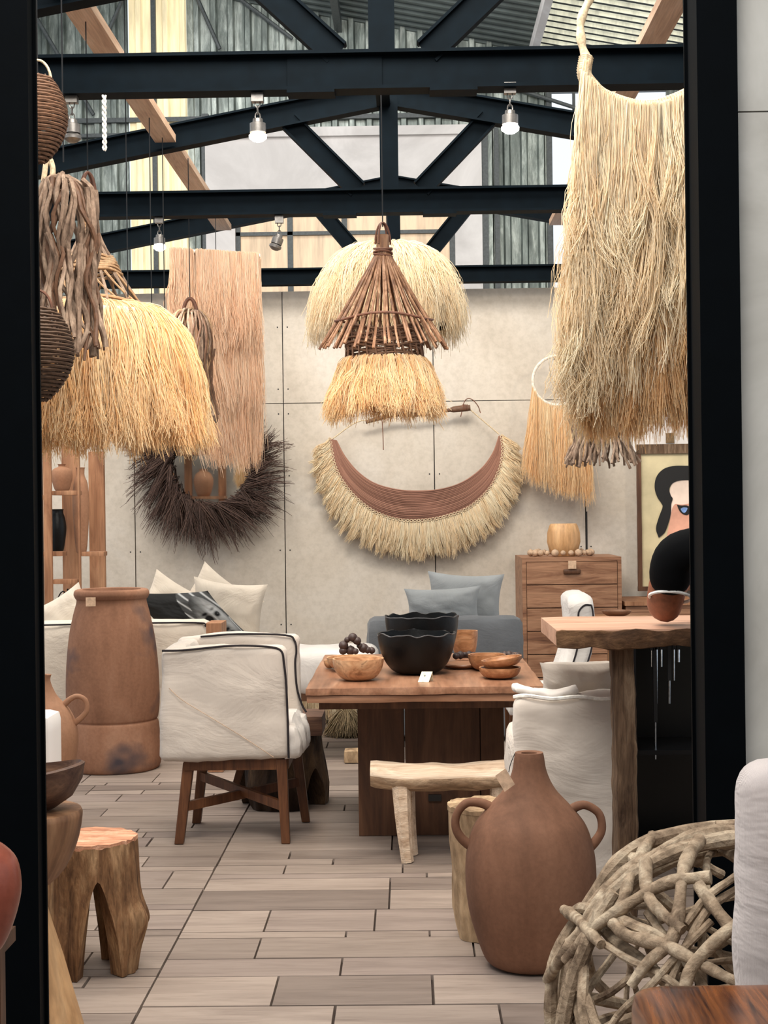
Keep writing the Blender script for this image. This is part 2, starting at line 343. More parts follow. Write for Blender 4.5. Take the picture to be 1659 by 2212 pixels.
def bez(C, S):
    """C (L,K,3) control points -> (L,S,3)"""
    K = C.shape[1]; t = np.linspace(0, 1, S); out = 0
    for k in range(K):
        out = out + math.comb(K - 1, k) * ((1 - t) ** (K - 1 - k) * t ** k)[None, :, None] * C[:, k][:, None, :]
    return out
def fibre(name, C, per, s0, s1, r, mat, parent=None, S=10, wob=.01, jit=.12, kind='stuff', flat=1.0, lw=0.0, **kw):
    """locks of fibres: C (L,K,3) lock paths, per strands each, spread s0 at the root to s1 at the tip"""
    C = np.asarray(C, float); L = len(C); N = L * per
    B = bez(C, S)
    if lw:                                                                     # each lock waves as a whole
        tl = np.linspace(0, 1, S)[None, :, None]; B = B + lw * tl * np.sin(RNG.uniform(3, 11, (L, 1, 3)) * tl + RNG.uniform(0, 6.28, (L, 1, 3)))
    P = np.repeat(B, per, axis=0)                                              # N,S,3
    t = np.linspace(0, 1, S)[None, :, None]
    off = RNG.normal(0, 1, (N, 1, 3)); spread = (s0 + (s1 - s0) * t ** 1.2)
    P = P + off * spread
    ph = RNG.uniform(0, 6.28, (N, 1, 3)); fr = RNG.uniform(3, 9, (N, 1, 3))
    P = P + wob * t * np.sin(fr * t + ph) + wob * .4 * t * np.sin(fr * 2.7 * t + ph * 2)
    ln = 1 - np.abs(RNG.normal(0, jit, (N, 1, 1))).clip(0, .6)                   # length jitter
    idx = (np.linspace(0, 1, S)[None, :] * ln[:, :, 0]) * (S - 1)
    i0 = np.floor(idx).astype(int).clip(0, S - 2); f = (idx - i0)[:, :, None]
    ar = np.arange(N)[:, None]; P = P[ar, i0] * (1 - f) + P[ar, i0 + 1] * f
    R = r * RNG.uniform(.6, 1.5, (N, 1)) * (1 - .55 * np.linspace(0, 1, S)[None, :] ** 2)
    T = np.gradient(P, axis=1); T /= np.linalg.norm(T, axis=2, keepdims=True) + 1e-9
    ref = RNG.normal(0, 1, (N, 1, 3)); U = np.cross(T, ref); U /= np.linalg.norm(U, axis=2, keepdims=True) + 1e-9
    V = np.cross(T, U); W = []
    for k in range(3):
        a = 2 * PI * k / 3; W.append(P + (U * math.cos(a) + V * math.sin(a) * flat) * R[:, :, None])
    Vv = np.stack(W, axis=2).reshape(-1, 3)                                    # N,S,3 -> verts
    base = (np.arange(N) * S * 3)[:, None, None] + (np.arange(S - 1) * 3)[None, :, None]
    k = np.arange(3)[None, None, :]; k2 = (k + 1) % 3
    F = np.stack([base + k, base + k2, base + 3 + k2, base + 3 + k], axis=-1).reshape(-1, 4)
    off0 = wloc(parent) if parent is not None else Vector(((Vv[:, 0].min() + Vv[:, 0].max()) / 2, (Vv[:, 1].min() + Vv[:, 1].max()) / 2, Vv[:, 2].min()))
    Vv = Vv - np.array(off0)
    me = bpy.data.meshes.new(name)
    me.vertices.add(len(Vv)); me.vertices.foreach_set('co', Vv.astype(np.float32).ravel())
    me.loops.add(F.size); me.loops.foreach_set('vertex_index', F.astype(np.int32).ravel())
    me.polygons.add(len(F)); me.polygons.foreach_set('loop_start', (np.arange(len(F)) * 4).astype(np.int32))
    me.update(calc_edges=True); me.polygons.foreach_set('use_smooth', np.ones(len(F), bool))
    at_ = me.attributes.new('rnd', 'FLOAT', 'POINT')
    lk = np.repeat(RNG.uniform(0, 1, L), per); rn = (lk * .5 + RNG.uniform(0, 1, N) * .5)
    at_.data.foreach_set('value', np.repeat(rn, S * 3).astype(np.float32))
    o = bpy.data.objects.new(name, me); COL.objects.link(o)
    if parent is not None: o.parent = parent
    else: o.location = off0
    me.materials.append(M[mat]); tag(o, kw.get('label'), kw.get('cat'), kw.get('group'), kind)
    return o
def smoothpts(pts, n):
    """Catmull-Rom through pts"""
    pts = [Vector(p) for p in pts]; P = [pts[0] * 2 - pts[1]] + pts + [pts[-1] * 2 - pts[-2]]; out = []
    for i in range(1, len(P) - 2):
        for k in range(n):
            t = k / n; a, b, c, d = P[i - 1], P[i], P[i + 1], P[i + 2]
            out.append(.5 * ((2 * b) + (c - a) * t + (2 * a - 5 * b + 4 * c - d) * t * t + (3 * b - a - 3 * c + d) * t ** 3))
    return out + [pts[-1]]
def stick(name, pts, r, mat, parent, n=7, jag=.12, wob=.0, res=4, taper=1.0):
    P = smoothpts(pts, res) if len(pts) > 2 else [Vector(pts[0]).lerp(Vector(pts[1]), i / 6) for i in range(7)]
    sd = random.random() * 100; N = len(P)
    P = [p + Vector((noise.noise(p * 7 + Vector((sd, 0, 0))), noise.noise(p * 7 + Vector((0, sd, 0))), noise.noise(p * 7 + Vector((0, 0, sd))))) * wob for p in P]
    R = [r * (1 + jag * noise.noise(p * 22 + Vector((sd, sd, 0))) * 2) * (1 + (taper - 1) * i / (N - 1)) for i, p in enumerate(P)]
    m = MB(); m.tube(P, R, n); return m.build(name, mat, parent)
def pillow(name, c, w, h, th, rot, mat, parent=None, n=26, pinch=.12, amp=.012, seed=0, **kw):
    """square cushion: local x = width, local y = thickness, local z = height (centre c)"""
    R = Euler(rot).to_matrix(); vs = []; fs = []
    for side in (-1, 1):
        o = len(vs)
        for i in range(n + 1):
            for j in range(n + 1):
                u = -1 + 2 * i / n; v = -1 + 2 * j / n
                e = (max(0, 1 - abs(u) ** 2.6) * max(0, 1 - abs(v) ** 2.6)) ** .55
                k = 1 - pinch * (1 - (abs(u) ** 2)) * abs(v) ** 3; k2 = 1 - pinch * (1 - abs(v) ** 2) * abs(u) ** 3
                p = Vector((u * w / 2 * k2, side * (th / 2 * e), v * h / 2 * k))
                if e > 0: p.y += side * noise.fractal(Vector((u * 1.7 + seed, v * 1.7, side + seed)), 1, 2, 4) * amp * min(1, e * 2)
                vs.append(Vector(c) + R @ p)
        for i in range(n):
            for j in range(n):
                a = o + i * (n + 1) + j; q = (a, a + 1, a + n + 2, a + n + 1)
                fs.append(q if side == 1 else q[::-1])
    m = MB(); m.add(vs, fs); return m.build(name, mat, parent, ang=3.1, **kw)

# ------------------------------------------------------------------ the setting
# floor: random-course paving, long open joint at x = -0.84
def make_floor():
    m = MB(); rnd = random.Random(5); cols = []
    me_v = []; me_f = []
    def tile(x0, x1, y0, y1):
        g = .0018 if rnd.random() < .75 else .0035; z = -.003 + rnd.uniform(0, .002)
        o = len(me_v)
        b = .002
        me_v.extend([(x0 + g, y0 + g, z - .02), (x1 - g, y0 + g, z - .02), (x1 - g, y1 - g, z - .02), (x0 + g, y1 - g, z - .02),
                     (x0 + g + b, y0 + g + b, z), (x1 - g - b, y0 + g + b, z), (x1 - g - b, y1 - g - b, z), (x0 + g + b, y1 - g - b, z)])
        me_f.extend([(o + 4, o + 5, o + 6, o + 7), (o, o + 1, o + 5, o + 4), (o + 1, o + 2, o + 6, o + 5), (o + 2, o + 3, o + 7, o + 6), (o + 3, o, o + 4, o + 7)])
        c = rnd.random(); cols.extend([c] * 8)
    for xa, xb in ((-2.46, -.84), (-.84, .80), (.80, 2.44), (-4.1, -2.46), (2.44, 4.1)):
        y = 1.5
        while y < 12.4:
            d = rnd.choice((.08, .12, .16, .2, .2, .25, .3)); x = xa
            while x < xb - .01:
                l = rnd.choice((.3, .4, .5, .6, .75, .9)); x1 = min(x + l, xb)
                if xb - x1 < .15: x1 = xb
                tile(x, x1, y, y + d); x = x1
            y += d
    me = bpy.data.meshes.new('floor'); me.from_pydata(me_v, [], me_f); me.update()
    a = me.attributes.new('rnd', 'FLOAT', 'POINT'); a.data.foreach_set('value', cols)
    t = NT('wood_look_stone_tiles'); at_ = t.n('ShaderNodeAttribute', attribute_name='rnd')
    base = t.ramp(at_.outputs['Fac'], [(0, (118, 104, 95)), (.35, (142, 127, 116)), (.7, (156, 140, 128)), (1, (130, 115, 107))])
    n = t.noise(t.mapping((.7, 5, 1)), 2.2, 6, .65, .8); v = t.noise(t.mapping((.8, 9, 1)), 6, 5, .6, .5)
    base = t.mix(.5, base, t.ramp(n, [(.3, (168, 160, 158)), (.6, (255, 255, 255))]), 'MULTIPLY')
    base = t.mix(.25, base, t.ramp(v, [(.33, (150, 136, 126)), (.5, (255, 255, 255))]), 'MULTIPLY')
    t.bump(v, .12, .004); me.materials.append(t.done(base, .55, 0, .35))
    o = bpy.data.objects.new('floor', me); COL.objects.link(o); tag(o, kind='structure')
    g = MB(); g.box(-7, 7, -2, 16.9, -.12, -.02); M['grout'] = m_plain('dark_joint', (58, 46, 40), .9)
    g.build('floor_bed', 'grout', None, False, kind='structure').name = 'floor_2'
make_floor()
# panelled back wall
m = MB(); WY = 12.4
xs = [-5.84 + 1.212 * i for i in range(10)]
for i in range(len(xs) - 1):
    for z0, z1 in ((0, 2.385), (2.385, 3.29)):
        m.box(xs[i] + .004, xs[i + 1] - .004, WY, WY + .03, z0 + .003, z1 - .003)
m.build('wall_back', 'panel', None, False, kind='structure')
m = MB(); m.box(-5.84, 5.06, WY + .03, WY + .12, 0, 3.29); m.build('wall_back_core', 'dark', None, False, kind='structure').name = 'wall_back_inner'
m = MB()
for x in xs[1:-1]:
    for s in (-.04, .04):
        for z in (.6, 1.2, 1.8, 2.3, 2.5, 3.0): m.lathe([(.006, 0), (.005, .002)], (0, 0, 0), 6) if False else m.box(x + s - .005, x + s + .005, WY - .002, WY, z - .005, z + .005)
m.build('trim_1', 'wire', None, False, kind='structure')

# doorway columns and side wall in front
def column(x0, x1, y0, y1, label):
    t_ = thing('steel_column', label, 'column', ((x0 + x1) / 2, (y0 + y1) / 2, 0))
    m = MB(); m.box(x0, x1, y0, y0 + .012, 0, 4.2); m.box(x0, x1, y1 - .012, y1, 0, 4.2)
    m.box(x0 + .008, x1 - .008, y0 + .012, y1 - .012, 0, 4.2); m.build('post', 'post', t_, False)
    m = MB(); m.box(x0 - .01, x1 + .01, y0 - .01, y1 + .01, 0, .012); m.build('base_plate', 'post', t_, False)
column(-1.09, -.964, 3.95, 4.05, 'broad black steel column at the left side of the doorway')
column(.755, .858, 3.95, 4.14, 'black steel column on the right, against the grey concrete wall')
m = MB(); m.box(.866, 3.2, 4.0, 4.12, 0, 2.536); m.box(.866, 3.2, 4.0, 4.12, 2.54, 4.2)
m.build('wall_right', 'conc', None, False, kind='structure')
m = MB(); m.box(-3.4, -1.1, 4.0, 4.1, 0, 4.2); m.build('wall_left', 'conc', None, False, kind='structure')
m = MB(); m.box(-6, 6, -3.6, -3.5, 0, 4.4); m.build('wall_front', 'panel', None, False, kind='structure')

# rear hangar wall: corrugated sheet, plaster block, window, openings
RY = 17.0
def corr(m, x0, x1, z0, z1, y, p=.19, d=.06, ztop=None):
    x = x0; rb = random.Random(int(x0 * 10) + 3)
    while x < x1 - .001:
        pts = [(x, y), (x + p * .35, y), (x + p * .45, y - d), (x + p * .72, y - d), (x + p * .82, y), (min(x + p, x1), y)]
        for a, b in zip(pts, pts[1:]):
            if a[0] >= x1: break
            bx = min(b[0], x1)
            za = ztop(a[0]) if ztop else z1; zb = ztop(bx) if ztop else z1
            o = len(m.v); m.add([(a[0], a[1], z0), (bx, b[1], z0), (bx, b[1], zb), (a[0], a[1], za)], [(0, 1, 2, 3)])
        x += p
roofz = lambda x: 6.86 - .19 * (x + .1)
m = MB(); corr(m, -5.2, -3.02, 0, 0, RY, ztop=roofz); corr(m, -2.38, 1.62, 5.72, 0, RY, ztop=roofz); corr(m, -2.38, -2.2, 2.5, 5.72, RY)
corr(m, .84, 1.62, 2.5, 5.72, RY); corr(m, 1.62, 2.9, 6.1, 0, RY, ztop=roofz); corr(m, 2.9, 5.2, 2.5, 0, RY, ztop=roofz)
m.build('wall_rear', 'galv', None, False, kind='structure')
m = MB(); corr(m, -3.02, -2.76, 2.5, 0, RY - .01, ztop=roofz); corr(m, -2.72, -2.38, 2.5, 0, RY - .01, ztop=roofz)
m.build('window_2', 'yellow', None, False, kind='structure')
m = MB(); m.box(-2.765, -2.715, RY - .08, RY, 2.5, 7.3); m.box(-2.22, -2.14, RY - .1, RY, 2.5, 5.9); m.box(.86, .93, RY - .08, RY + .02, 2.5, 5.7)
m.box(1.0, 1.05, RY - .08, RY, 2.5, 5.7)
m.box(-5.2, 5.2, RY - .1, RY - .04, 5.82, 5.87); m.box(-5.2, -2.2, RY - .1, RY - .04, 5.66, 5.70); m.box(1.58, 1.64, RY - .06, RY + .02, 2.5, 6.2)
m.box(2.28, 2.32, RY - .06, RY + .02, 2.5, 6.15); m.box(1.87, 1.9, RY - .05, RY, 5.62, 6.1); m.box(1.6, 2.9, RY - .05, RY + .01, 6.08, 6.14)
for (a, b) in (((-4.2, 7.3), (-3.4, 5.9)), ((-2.1, 7.4), (-1.2, 6.7)), ((-3.5, 6.2), (-3.05, 7.2)), ((.4, 6.4), (2.3, 5.75)), ((-2.3, 7.3), (-2.0, 6.6))):
    A = Vector((a[0], RY - .12, a[1])); B = Vector((b[0], RY - .12, b[1])); m.tube([A, B], .022, 6)
m.build('trim_2', 'winframe', None, False, kind='structure')
m = MB(); m.box(-2.18, -1.86, RY - .1, RY + .1, 2.5, 5.68); m.box(-1.86, .56, RY - .1, RY + .1, 4.84, 5.68); m.box(.56, .86, RY - .1, RY + .1, 2.5, 5.68)
m.box(-2.18, .86, RY - .16, RY + .1, 5.62, 5.72)
m.build('wall_upper', 'plaster', None, False, kind='structure')
m = MB(); m.box(-1.86, .56, RY + .02, RY + .03, 2.5, 4.84); wg = m.build('window_1', 'winglass', None, False, kind='structure')
m = MB()
for x in (-1.84, -1.26, -.66, -.1, .53): m.box(x - .03, x + .03, RY - .03, RY + .02, 2.5, 4.84)
m.box(-1.86, .56, RY - .03, RY + .02, 4.56, 4.6)
wf = m.build('window_frame', 'winframe', wg, False)
# roof slope: corrugated underside seen at the upper right
m = MB(); x = -6.0
ys = np.arange(3.0, RY + .2, .19); k = 0
for y in np.arange(3.0, RY + .1, .19):
    for a, b, da, db in ((0, .35, 0, 0), (.35, .45, 0, .03), (.45, .72, .03, .03), (.72, .82, .03, 0), (.82, 1, 0, 0)):
        ya = y + .19 * a; yb = y + .19 * b
        for x0, x1 in ((-6, 1.42), (3.0, 6)):
            m.add([(x0, ya, roofz(x0) - da), (x1, ya, roofz(x1) - da), (x1, yb, roofz(x1) - db), (x0, yb, roofz(x0) - db)], [(0, 1, 2, 3)])
m.build('ceiling', 'roof', None, False, kind='structure')
m = MB()
for y in np.arange(3.0, RY + .1, .19):
    for a, b, da, db in ((0, .35, 0, 0), (.35, .45, 0, .03), (.45, .72, .03, .03), (.72, .82, .03, 0), (.82, 1, 0, 0)):
        ya = y + .19 * a; yb = y + .19 * b; x0, x1 = 1.42, 3.0
        m.add([(x0, ya, roofz(x0) - da), (x1, ya, roofz(x1) - da), (x1, yb, roofz(x1) - db), (x0, yb, roofz(x0) - db)], [(0, 1, 2, 3)])
co = m.build('ceiling_2', 'roofsheet', None, False, kind='structure'); co.data.materials.append(M['roofshade'])
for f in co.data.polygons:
    if f.index % 5 == 2: f.material_index = 1  # lower rib faces coloured dark as the shaded stripes of the corrugation
for x in (1.42, 3.0, -.7):
    m = MB(); m.box(x - .04, x + .04, 8.0, RY, roofz(x) - .18, roofz(x) - .05)
    m.build('trim_3', 'plaster' if x > 0 else 'winframe', None, False, kind='structure')

# ------------------------------------------------------------------ steel roof trusses
XC = -.085
def ibeam(m, p0, p1, h=.15, wd=.1, th=.01):
    p0 = Vector(p0); p1 = Vector(p1); d = p1 - p0; L = d.length / 2; u = d.normalized(); nrm = Vector((0, 1, 0)).cross(u).normalized()
    c = (p0 + p1) / 2; Y = Vector((0, 1, 0))
    m.obox(c, u * L, Y * .004, nrm * (h / 2 - th))
    for s in (-1, 1): m.obox(c + nrm * s * (h / 2 - th / 2), u * L, Y * wd / 2, nrm * th / 2)
def truss(Y, hs, label, half=4.6, sl=.185, bc=3.30, ch=.155, apex=4.09, brace=True):
    t_ = thing('roof_truss', label, 'truss', (XC, Y, bc), 'steel roof trusses')
    m = MB(); ibeam(m, (XC - half, Y, bc + ch / 2), (XC + half, Y, bc + ch / 2), ch, .11, .014); m.build('bottom_chord', 'steel', t_, False)
    if hs:
        m = MB(); m.box(XC - 4 * hs - .45 * 0 + .0, XC, Y - .012, Y - .004, bc + .02, bc + ch - .016); m.build('splice_plate', 'steel', t_, False)
    for s in (-1, 1):
        m = MB(); zz = .075
        ibeam(m, (XC, Y, apex - zz), (XC + s * (half - .2), Y, apex - zz - sl * (half - .2)), .15, .1, .012); m.build('top_chord', 'steel', t_, False)
    m = MB(); m.box(XC - .055, XC + .055, Y - .05, Y - .038, bc + ch, apex - .1); m.box(XC - .055, XC + .055, Y + .038, Y + .05, bc + ch, apex - .1)
    m.box(XC - .006, XC + .006, Y - .04, Y + .04, bc + ch, apex - .1); m.build('king_post', 'steel', t_, False)
    for s in (-1, 1):
        m = MB(); ibeam(m, (XC + s * .19, Y + .02, bc + ch - .0), (XC + s * .60, Y + .02, apex - .225), .12, .07, .012); m.build('brace', 'steel', t_, False)
    for s in (-1, 1):
        m = MB(); m.box(XC + s * .3 - .1, XC + s * .3 + .1, Y - .055, Y + .055, bc - .012, bc); m.build('gusset_plate', 'steel', t_, False)
    return t_
t1 = truss(6.5, .1, 'nearest dark steel roof truss, across the top of the doorway view', bc=3.285, ch=.165, apex=4.06)
truss(9.25, 0, 'second dark steel roof truss, king post above the twig pendant', bc=3.295, ch=.15, apex=4.09)
truss(12.15, 0, 'farthest dark steel roof truss, resting on top of the panelled wall', bc=3.30, ch=.13, apex=4.15)
for X0, lab in ((-1.42, 'left'), (1.20, 'right')):
    for ya, yb, wl in ((4.9, 9.18, 'near length, up to the second truss'), (9.32, 12.08, 'far length, behind the second truss')):
        m = MB(); m.box(X0 - .062, X0 + .062, ya, yb, 3.73, 3.775)
        m.build('timber_beam', 'timber', None, False, f'pale timber beam under the roof on the {lab}, {wl}', 'beam', 'timber beams under the trusses')

# ------------------------------------------------------------------ ceiling lamps (small can fixtures)
def can_lamp(px, ptop, pbot, Y, lit, label, tilt=0):
    a = at(px, ptop, Y); b = at(px, pbot, Y); hh = a.z - b.z
    t_ = thing('can_lamp', label, 'lamp', (a.x, Y, a.z), 'can lamps under the trusses')
    m = MB(); m.box(a.x - .025, a.x + .025, Y - .02, Y + .02, a.z - .045, a.z); m.build('bracket', 'fixture', t_, False)
    m = MB(); 
    for i in range(3): 
        z = a.z - .05 - i * .028
        m.tube([(a.x + (.011 * math.cos(q) if i % 2 == 0 else 0), Y + (.011 * math.cos(q) if i % 2 else 0), z + .018 * math.sin(q)) for q in np.linspace(0, 2 * PI, 11)[:-1]], .003, 5, True)
    m.build('chain', 'fixture', t_)
    r = .034; zt = a.z - .115; R = Matrix.Rotation(tilt, 3, 'Y'); c = Vector((a.x, Y, zt))
    m = MB(); m.lathe([(.02, 0), (r * .62, -.003), (r * .66, -.016), (r, -.02), (r, -.058), (r * .94, -.058), (r * .9, -.03)], (0, 0, 0), 24)
    m.v = [tuple(c + R @ Vector(p)) for p in m.v]; m.build('can', 'fixture', t_)
    m = MB(); m.lathe([(.01, -.05), (r * .85, -.06), (r * 1.12, -.07), (r * 1.1, -.082), (r * .6, -.095), (.01, -.098)], (0, 0, 0), 20)
    m.v = [tuple(c + R @ Vector(p)) for p in m.v]; m.build('bulb', lit if lit else 'fixture', t_)
    if lit:
        l = bpy.data.lights.new('lamp_light', 'SPOT'); l.energy = 30; l.color = (1, .82, .6) if lit == 'bulb_w' else (1, .95, .88); l.spot_size = 2.0; l.spot_blend = .6; l.shadow_soft_size = .06
        lo = bpy.data.objects.new('lamp_light', l); COL.objects.link(lo); lo.location = (a.x, Y, zt - .12)
can_lamp(556, 198, 280, 6.5, 'bulb_w', 'lit warm can lamp on the nearest truss, left of centre')
can_lamp(1101, 180, 270, 6.5, 'bulb', 'brightly lit can lamp on the nearest truss, right of centre')
can_lamp(155, 200, 272, 6.5, None, 'unlit can lamp on the nearest truss, by the left column')
can_lamp(344, 466, 522, 9.25, 'bulb', 'small lit can lamp on the second truss at left')
can_lamp(603, 466, 512, 9.25, None, 'small unlit tilted can lamp on the second truss', .35)
# lights in the store aimed at the back wall (a track out of view)
for x, y, e in ((-3.6, 9.4, 70), (.0, 10.2, 30), (2.6, 9.4, 70)):
    l = bpy.data.lights.new('wall_washer', 'SPOT'); l.energy = e; l.color = (1, .86, .68); l.spot_size = 1.7; l.spot_blend = 1; l.shadow_soft_size = .12
    lo = bpy.data.objects.new('wall_washer', l); COL.objects.link(lo); lo.location = (x, y, 3.9)
    lo.rotation_euler = (Vector((x * .25, 12.4, 1.5)) - Vector((x, y, 3.9))).to_track_quat('-Z', 'Y').to_euler()

m = MB(); m.box(-.155, -.075, 6.55, 9.2, 3.93, 3.97); m.build('ridge_strut', 'steel', None, False, 'short steel strut between the first two trusses, carrying the twig pendant', 'strut')

# ------------------------------------------------------------------ dining table
m_t = thing('dining_table', 'heavy red-brown wooden dining table with black bowls on it', 'table', (.06, 7.42, 0))
TZ = .75
def wavy(m, x0, x1, y0, y1, z0, z1, amp=.006, seed=0, seg=.04, r=.006):
    m.rbox(x0, x1, y0, y1, z0, z1, r, seg, amp, 5, None, seed); return m
m = MB(); wavy(m, -.452, .582, 6.64, 8.2, TZ - .032, TZ, .004, 3, .035, .004); m.build('tabletop', 'tablewood_y', m_t, True)
m = MB(); wavy(m, -.448, .578, 6.65, 8.19, TZ - .066, TZ - .033, .003, 9, .035, .004); m.build('lower_board', 'tablewood', m_t, True)
m = MB(); m.box(-.40, .50, 6.74, 6.86, TZ - .105, TZ - .068); m.box(-.40, .50, 7.98, 8.1, TZ - .105, TZ - .068); m.build('cross_rail', 'pedwood', m_t, False)
for y0 in (7.16, 7.84):
    m = MB(); m.box(-.245, -.032, y0, y0 + .09, 0, TZ - .066); m.box(-.025, .32, y0 + .006, y0 + .09, 0, TZ - .066); m.box(.327, .435, y0, y0 + .09, 0, TZ - .066)
    m.build('pedestal_panel', 'pedwood', m_t, False)
m = MB(); m.box(.08, .14, 7.15, 7.93, .16, .19); m.build('hole_shade', 'dark', m_t, False)  # dark bar stands for a small square hole, its shade given as colour
m = MB(); m.box(.04, .16, 7.25, 7.84, .14, .24); m.build('stretcher', 'pedwood', m_t, False)

def bowl(name, px, py, Y, rpx, hpx, mat, label, group=None, base=.5, wav=0, thick=.008, z=TZ, tilt=0, inner=None, n=48, seed=0):
    """bowl standing on height z; py = pixel of the bottom only used as a note"""
    k = Y / FPX; r = rpx * k; h = hpx * k; c = at(px, py, Y); x = c.x; sd = seed
    N = 10; prof = [(.01, 0)]
    for i in range(N + 1):
        a = i / N; prof.append((r * (base + (1 - base) * math.sin(a * PI / 2) ** .9), h * (1 - math.cos(a * PI / 2)) ** .85 if i else 0.0))
    outer = prof[:]; inn = [(max(.005, pr - thick), pz + thick * (1 - pz / h) + (0 if pz < h * .99 else -.001)) for pr, pz in reversed(prof)]
    def wob(rr, zz, a, i):
        f = (zz / h) ** 3
        return rr * (1 + .03 * f * noise.noise(Vector((math.cos(a) * 1.5 + sd, math.sin(a) * 1.5, 0)))), zz + wav * f * (noise.noise(Vector((math.cos(a) * 3.2 + sd, math.sin(a) * 3.2, 2)))+.25 * math.sin(9 * a + sd))
    m = MB(); m.lathe(outer + inn, (0, 0, 0), n, wob)
    R = Matrix.Rotation(tilt, 3, 'Y'); m.v = [tuple(R @ Vector(p) + Vector((x, Y, z + .004))) for p in m.v]
    if wav:
        t_ = thing(name, label, 'bowl', (x, Y, z), group); m.build('bowl_body', mat, t_)
        rim = [Vector((wob(r, h, a, 0)[0] * math.cos(a) + x, wob(r, h, a, 0)[0] * math.sin(a) + Y, z + wob(r, h, a, 0)[1] + .001)) for a in np.linspace(0, 2 * PI, 97)[:-1]]
        q = MB(); q.tube(rim, .0028, 5, True); q.build('rim', 'black_rim', t_); return t_
    return m.build(name, mat, None, True, label, 'bowl', group)
bowl('black_bowl', 901, 1455, 7.2, 84, 86, 'black_clay', 'large black bowl with a wavy rim, front one on the dining table', 'black bowls on the table', .45, .012)
bowl('black_bowl', 912, 1440, 7.62, 79, 104, 'black_clay', 'large black wavy-rimmed bowl standing behind the front black bowl', 'black bowls on the table', .5, .012, seed=4)
bowl('wooden_bowl', 774, 1472, 6.93, 56, 46, 'bowlwood', 'round spalted wooden bowl at the left front of the dining table', 'wooden bowls on the table', .45, seed=1)
bowl('wooden_bowl', 762, 1425, 7.35, 56, 28, 'bowlwood', 'shallow wooden bowl just behind the spalted bowl', 'wooden bowls on the table', .5, seed=2)
bowl('wooden_bowl', 712, 1432, 7.45, 13, 17, 'bowlwood', 'tiny wooden bowl near the left edge of the table', 'wooden bowls on the table', .3, seed=3)
bowl('wooden_bowl', 1004, 1420, 7.95, 29, 56, 'olive', 'tall orange wooden bowl half hidden behind the black bowls', 'wooden bowls on the table', .55, seed=5)
bowl('wooden_bowl', 1052, 1450, 7.3, 41, 33, 'olive', 'olive wood bowl at right, behind the two stacked dishes', 'wooden bowls on the table', .45, seed=6)
bowl('wooden_dish', 1080, 1467, 6.96, 45, 22, 'olive', 'lower of the two stacked wooden dishes at right on the table', 'stacked wooden dishes', .6, seed=7)
bowl('wooden_dish', 1086, 1450, 6.96, 44, 18, 'olive', 'upper tilted dish of the two stacked wooden dishes', 'stacked wooden dishes', .6, z=TZ + .05, tilt=-.14, seed=8)
m = MB(); c = at(1000, 1437, 7.42); m.lathe([(.01, 0), (.085, .002), (.1, .014), (.097, .02), (.08, .012), (.01, .01)], (c.x, c.y, TZ + .004), 40)
m.build('wooden_plate', 'tablewood', None, True, 'flat red-brown wooden plate beside the black bowls', 'plate')
def beads(name, pts, r, mat, label, n=None, parent=None):
    t_ = thing(name, label, 'bead garland', tuple(pts[0]))
    for i, p in enumerate(pts):
        m = MB(); rr = r * (1 + .25 * math.sin(i * 2.3)); m.lathe([(.001, -rr)] + [(rr * math.cos(a), rr * .95 * math.sin(a)) for a in np.linspace(-1.3, 1.3, 7)] + [(.001, rr)], tuple(p), 12)
        m.build('bead', mat, t_)
    return t_
def P3(px, py, Y): return at(px, py, Y)
Yb = 7.85
pts = [P3(x, y, Yb + d) for x, y, d in ((741, 1406, 0), (742, 1394, 0), (750, 1382, 0), (762, 1377, 0), (771, 1384, 0), (777, 1395, .02), (785, 1400, .03), (794, 1404, .03), (803, 1405, .05), (757, 1405, .02), (768, 1407, -.02))]
for p in pts: p.z = max(p.z, TZ + .022)
beads('bead_garland', pts, .021, 'bead', 'dark wooden bead garland standing in a loop at the left of the table')
pts = [P3(985 + i * 9.6, 1417 - 3 * math.sin(i * .7), 7.72 + .05 * math.sin(i * .8)) for i in range(15)]
for p in pts: p.z = max(p.z, TZ + .02)
beads('bead_garland', pts, .018, 'bead', 'dark wooden bead garland lying along the right back of the table')
m = MB(); c = at(917, 1475, 6.86); 
m.obox((c.x - .004, c.y - .012, TZ + .026), (.03, .006, .003), (-.004, .001, .0), (.006, .014, .024)); m.obox((c.x + .004, c.y + .02, TZ + .026), (.03, .006, .003), (-.001, .001, 0), (.0, -.014, .024))
t_ = thing('price_card', 'small folded cream price card in front of the black bowls', 'card', (c.x, c.y, TZ))
m = MB()
A = Vector((c.x - .03, c.y - .03, TZ + .001)); B = Vector((c.x + .018, c.y - .035, TZ + .001)); T = Vector((.018, .03, .042)); D = Vector((.022, .055, 0))
m.add([A, B, B + T, A + T, A + T + Vector((0, .001, .001)), B + T + Vector((0, .001, .001)), B + D, A + D], [(0, 1, 2, 3), (4, 5, 6, 7), (3, 2, 5, 4)])
m.build('folded_card', 'card', t_, False)
cc = A * .45 + B * .55 + T * .62 + Vector((-.006, -.0015, .0005)); m = MB(); u = Vector((.004, 0, 0)); vv = T.normalized() * .004
m.add([cc - u, cc - vv, cc + u, cc + vv], [(0, 1, 2, 3)]); m.build('printed_mark', 'winframe', t_, False)

